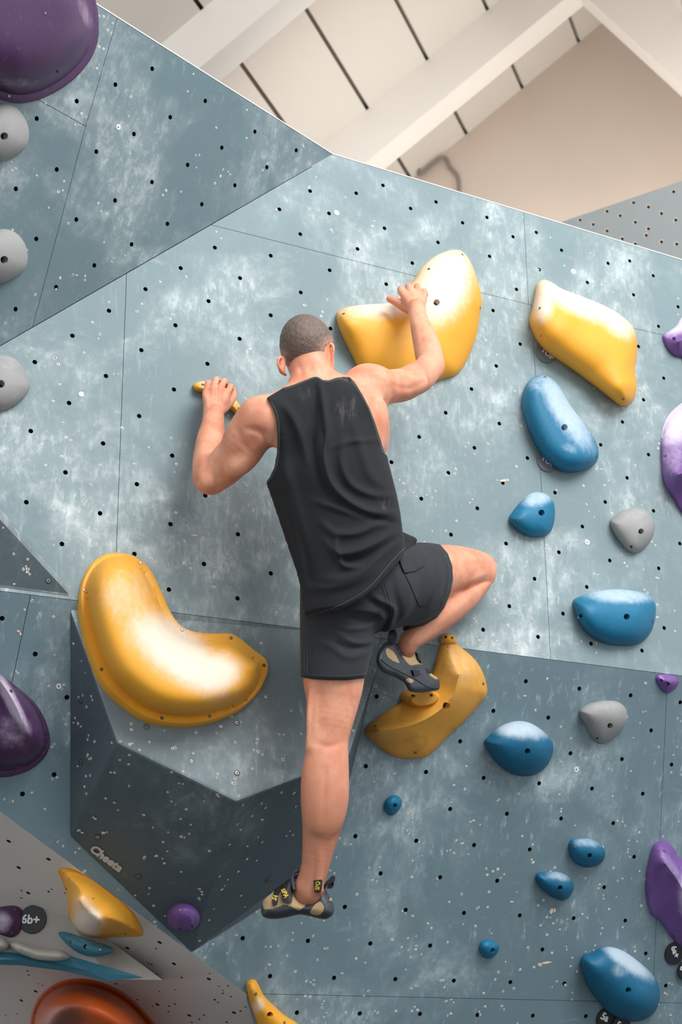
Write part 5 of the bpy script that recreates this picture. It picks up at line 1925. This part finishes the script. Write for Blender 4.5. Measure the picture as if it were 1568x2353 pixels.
def patch(name, poly, tree, mat, parent, offset=.002, thick=.0025, step=3.0, smooth_outline=False, label=None):
    outl = np.asarray(poly, float)
    if smooth_outline:
        outl = catmull(outl, 4)
    outl = resample(outl, step)
    lo, hi = outl.min(0), outl.max(0)
    gx, gy = np.meshgrid(np.arange(lo[0], hi[0], step), np.arange(lo[1], hi[1], step))
    G = np.stack([gx.ravel(), gy.ravel()], 1)
    G = G[inside(G, outl)]
    if len(G):
        G = G[seg_dist(G, outl, True) > step * .6]
    n0 = len(outl)
    allp = np.vstack([outl, G]) if len(G) else outl
    vo, eo, fo, *_ = delaunay_2d_cdt([Vector(p) for p in allp], [(i, (i + 1) % n0) for i in range(n0)], [], 1, 1e-4)
    P = np.array([tuple(v) for v in vo])
    top = drape(tree, P, offset + thick)
    bi = [int(np.argmin(np.linalg.norm(P - q, axis=1))) for q in outl]
    bot = drape(tree, P[bi], -.001)
    Fc = []
    for f in fo:
        pa, pb, pc = P[f[0]], P[f[1]], P[f[2]]
        s = (pb[0] - pa[0]) * (pc[1] - pa[1]) - (pb[1] - pa[1]) * (pc[0] - pa[0])
        Fc.append(list(f) if s < 0 else list(f)[::-1])
    k0 = len(top)
    for i in range(n0):
        j = (i + 1) % n0
        Fc.append([bi[i], bi[j], k0 + j, k0 + i])
    o = mesh_obj(name, np.vstack([top, bot]), Fc, mat, parent, smooth=True)
    o.data.set_sharp_from_angle(angle=math.radians(50))
    if label:
        o['label'] = label
    return o


def ribbon(name, line, width, tree, mat, parent, offset=.001, thick=.0015, step=4.0, closed=False):
    L = resample(catmull(line, 6, False), step, False)
    t = np.gradient(L, axis=0)
    t /= np.linalg.norm(t, axis=1, keepdims=True) + 1e-9
    nrm = np.stack([-t[:, 1], t[:, 0]], 1)
    A, B = L + nrm * width / 2, L - nrm * width / 2
    n = len(L)
    t3 = [drape(tree, A, -.001), drape(tree, A * .75 + B * .25, offset + thick), drape(tree, A * .25 + B * .75, offset + thick), drape(tree, B, -.001)]
    V = np.vstack(t3)
    Fc = [(r * n + i, r * n + i + 1, (r + 1) * n + i + 1, (r + 1) * n + i) for r in range(3) for i in range(n - 1)]
    o = mesh_obj(name, V, Fc, mat, parent, smooth=True)
    bm = bmesh.new()
    bm.from_mesh(o.data)
    bmesh.ops.recalc_face_normals(bm, faces=bm.faces)
    bm.to_mesh(o.data)
    bm.free()
    return o


def printed(body, tree, c, size, rot, mat, parent, bold=.02, sx=1.0, offset=.003):
    V, Fc = text_mesh(body, size, bold)
    V = V * [sx, 1]
    r = math.radians(rot)
    X_ = c[0] + V[:, 0] * math.cos(r) + V[:, 1] * math.sin(r)
    Y_ = c[1] + V[:, 0] * math.sin(r) - V[:, 1] * math.cos(r)
    P = drape(tree, np.stack([X_, Y_], 1), offset)
    return mesh_obj('lettering', P, Fc, mat, parent)


ts = bvh(shirt)
ribbon('neck_binding', [(650, 894), (676, 886), (704, 875), (722, 868.5), (731, 869), (743, 876), (756, 877), (772, 871), (790, 869), (803, 869)], 6, ts, M_rib, shirt)
ribbon('armhole_binding', [(806, 870), (819, 888), (832, 911), (846, 938), (859, 972), (871, 1010), (881, 1042)], 6, ts, M_rib, shirt)
ribbon('armhole_binding', [(616, 917), (629, 934), (638, 962), (641, 1000), (640, 1040), (634, 1074), (623, 1098), (607, 1115)], 6, ts, M_rib, shirt)
ribbon('hem_seam', [(694, 1418), (716, 1413), (750, 1403), (788, 1388), (826, 1367), (856, 1343), (884, 1310), (906, 1284), (932, 1258)], 2.2, ts, M_stitch, shirt, .0005, .0012)
tsh = bvh(shorts)
patch('pocket', [(932, 1322), (985, 1280), (1000, 1290), (1003, 1325), (990, 1370), (976, 1392), (962, 1390), (948, 1355)], tsh, M_short, shorts, .0005, .002, 4)
patch('pocket_flap', [(914, 1276), (938, 1260), (962, 1249), (984, 1253), (986, 1272), (973, 1301), (953, 1313), (929, 1317), (921, 1300)], tsh, M_short, shorts, .003, .004, 4)
for ln in ([(918, 1284), (950, 1268), (980, 1258)], [(929, 1312), (953, 1308), (968, 1298), (980, 1272)], [(938, 1328), (962, 1386), (976, 1388), (998, 1330)],
           [(692, 1549), (740, 1553), (790, 1554), (841, 1549)], [(702, 1435), (700, 1490), (700, 1545)], [(708, 1437), (706, 1492), (706, 1547)],
           [(1022, 1275), (1031, 1302), (1033, 1330), (1027, 1362), (1013, 1394)], [(878, 1345), (890, 1385), (893, 1420)], [(884, 1340), (897, 1380), (899, 1415)]):
    ribbon('stitching', ln, 1.8, tsh, M_stitch, shorts, .0004, .001)


# ------------------------------------------------------------------ climbing shoes
def shoe(outline, plane, R, W, tanpolys, box, grow=None):
    """plane(px,py) gives the distance of the shoe's middle plane from the wall"""
    f = Field(box[0], box[1], .0024)
    sl, X, Y, Z = f.block(f.lo, f.lo + f.h * f.n)
    px, py, dep = pixv(X, Y, Z)
    o = catmull(outline, 5)
    lo, hi = o.min(0) - 30, o.max(0) + 30
    im = Image2(lo[0], lo[1], hi[0], hi[1], poly_sd(o), 1.5)
    s = -im(px, py) * dep / FP
    dd = (X * PA[1][0] + Y * PA[1][1] + Z * PA[1][2]) - PA[0] @ PA[1]
    a = np.maximum(R - s, 0) / R
    b = (dd - plane(px, py)) / W
    v = (np.sqrt(a * a + b * b) - 1) * min(R, W) * .9
    f.d = v.astype(np.float32)
    V, Fc = f.mesh(2)
    cx, cy, _ = pixv(*V[Fc].mean(1).T)
    mi = np.zeros(len(Fc), int)
    for p in tanpolys:
        mi[inside(np.stack([cx, cy], 1), catmull(p, 4))] = 1
    return quick_mesh('climbing_shoe', V, Fc, [M_rubber, M_suede], person, PO, None, mi)


plL = lambda x, y: .168 + (x - 745) * (.085 / 145)
S_L = shoe([(600, 2094), (606, 2107), (628, 2112), (655, 2109), (686, 2102), (706, 2104), (730, 2110), (750, 2112), (765, 2102), (768, 2087), (762, 2067), (752, 2050), (747, 2036), (738, 2036), (726, 2050), (717, 2066), (700, 2073), (685, 2064), (676, 2046), (674, 2020), (668, 2018), (650, 2034), (628, 2048), (609, 2063), (602, 2080)],
           plL, .026, .040,
           [[(607, 2067), (632, 2047), (652, 2034), (668, 2030), (677, 2050), (686, 2066), (700, 2075), (708, 2073), (689, 2092), (671, 2084), (655, 2079), (640, 2083), (627, 2088), (609, 2089), (604, 2078)],
            [(713, 2097), (718, 2086), (728, 2075), (737, 2073), (743, 2080), (744, 2090), (737, 2101), (724, 2103)]],
           bbox([(595, 2000, .0), (775, 2115, .0), (595, 2115, .25), (775, 2000, .25)]))
tl = bvh(S_L, body)
tl1 = bvh(S_L)
tube('collar', catmull(drape(tl1, [(675, 2022), (677, 2046), (686, 2062), (700, 2071), (716, 2066), (724, 2054)], .002), 5, False), .0032, M_rubber, S_L)
tube('tongue', catmull([Q(677, 2046, .165), Q(673, 2026, .16), Q(674, 2010, .16), Q(682, 2001, .165), Q(690, 2004, .16)], 5, False), .0045, M_rubber, S_L)
patch('lining', [(673, 2022), (672, 2010), (676, 2002), (683, 1999), (685, 2006), (680, 2022), (677, 2034)], tl, M_lining, S_L, .003, .004, 2)
patch('strap', [(626, 2069), (627, 2082), (638, 2078), (640, 2060), (651, 2031), (643, 2033), (633, 2045)], tl1, M_strap, S_L, .002, .004, 2.5)
patch('strap', [(646, 2056), (649, 2072), (661, 2077), (671, 2072), (672, 2051), (667, 2023), (659, 2023), (650, 2040)], tl1, M_strap, S_L, .002, .005, 2.5)
patch('pull_loop', [(722.5, 2023), (738.5, 2021), (739, 2040), (736, 2050), (724, 2050)], tl, M_strap, S_L, .004, .005, 2.5)
tst = bvh(S_L)
printed('SPO', tl, (731, 2035), 11, -86, M_ylw, S_L, .02, 1.0, .0105)
printed('SA', tl1, (634, 2064), 13, -62, M_ylw, S_L, .03, .8, .0085)
printed('SPA', tl1, (655, 2054), 13, 66, M_ylw, S_L, .03, .9, .0095)
printed('^', tl1, (759, 2070), 18, 10, M_ylw, S_L, .03, .7, .003)
lp = [Q(744, 2041, .20), Q(752, 2030, .215), Q(764, 2020, .215), Q(768, 2026, .205), Q(764, 2034, .20), Q(754, 2034, .20)]


def strap_loop(name, pts, width_dir, wd, mat, parent, th=.0016):
    """flat webbing bent along a curve"""
    C = catmull(pts, 6, False)
    wv = np.asarray(width_dir) * wd / 2
    t = np.gradient(C, axis=0)
    t /= np.linalg.norm(t, axis=1, keepdims=True)
    nn = np.cross(t, unit(width_dir))
    V = np.vstack([C + wv + nn * th, C - wv + nn * th, C - wv - nn * th, C + wv - nn * th])
    n = len(C)
    Fc = []
    for r in range(4):
        for i in range(n - 1):
            Fc.append((r * n + i, ((r + 1) % 4) * n + i, ((r + 1) % 4) * n + i + 1, r * n + i + 1))
    Fc += [(0, n, 2 * n, 3 * n), (4 * n - 1, 3 * n - 1, 2 * n - 1, n - 1)]
    o = mesh_obj(name, V, Fc, mat, parent, smooth=False)
    return o


LL = strap_loop('pull_loop', lp, unit(np.array([.25, -.1, 1])), .017, M_strap, S_L)
plR = lambda x, y: .215 + (x - 890) * (-.135 / 115)
S_R = shoe([(868, 1500), (866, 1525), (880, 1545), (908, 1556), (930, 1570), (941, 1588), (965, 1592), (1003, 1587), (1011, 1580), (1010, 1563), (1004, 1556), (990, 1546), (968, 1523), (954, 1492), (941, 1503), (922, 1501), (911, 1478), (898, 1474), (882, 1478)],
           plR, .022, .042,
           [[(887, 1494), (893, 1490), (905, 1498), (914, 1513), (918, 1524), (905, 1519), (891, 1508)],
            [(924, 1505), (940, 1507), (952, 1497), (958, 1511), (979, 1531), (966, 1526), (951, 1528), (941, 1527)], list(ell((942, 1564), 9, 5, 10, 10)), [(985, 1543), (1005, 1557), (1004, 1561), (990, 1553)]],
           bbox([(860, 1460, .0), (1015, 1595, .0), (860, 1595, .32), (1015, 1460, .32)]))
tr = bvh(S_R, body)
tr1 = bvh(S_R)
tube('collar', catmull(drape(tr1, [(911, 1484), (916, 1494), (924, 1502), (940, 1504), (951, 1495)], .001), 5, False), .003, M_rubber, S_R)
ribbon('sole_edge', [(876, 1515), (895, 1530), (925, 1545), (955, 1560), (985, 1578), (1008, 1580)], 4, tr1, M_rubber, S_R, .001, .0016)
patch('strap', [(955, 1500), (963, 1506), (972, 1522), (966, 1524), (958, 1514)], tr1, M_strap, S_R, .002, .006, 2.5)
patch('strap', [(981, 1534), (987, 1537), (993, 1547), (988, 1548)], tr1, M_strap, S_R, .002, .005, 2.5)
for q in ((953, 1535), (960, 1534), (967, 1535), (955, 1543), (963, 1542), (959, 1550)):
    patch('vent_hole', ell(q, 1.5, 1.2, 0, 8), tr1, M_lining, S_R, .0003, .0004, 1)
RL = strap_loop('pull_loop', [Q(897, 1478, .255), Q(898, 1460, .262), Q(903, 1447, .255), Q(907, 1462, .245), Q(905, 1478, .245)], unit(np.array([1, .2, 0])), .014, M_strap, S_R)
tlp = None
printed('S', tr, (902, 1466), 9, -90, M_ylw, S_R, .02, 1.0, .02)

# oval screw-on plate under the toe
hold('yellow_screw_on', 'oval yellow screw-on plate under the toe of the climber\'s right shoe', 'climbing hold', PC,
     ell((977, 1606), 38, 20, -8, 12), [(962, 1606), (990, 1604)], .03, M_yel2, 'plate', bolts=[(952, 1600, 3.6), (992, 1598, 3.6)], group=GY, lift=.055)
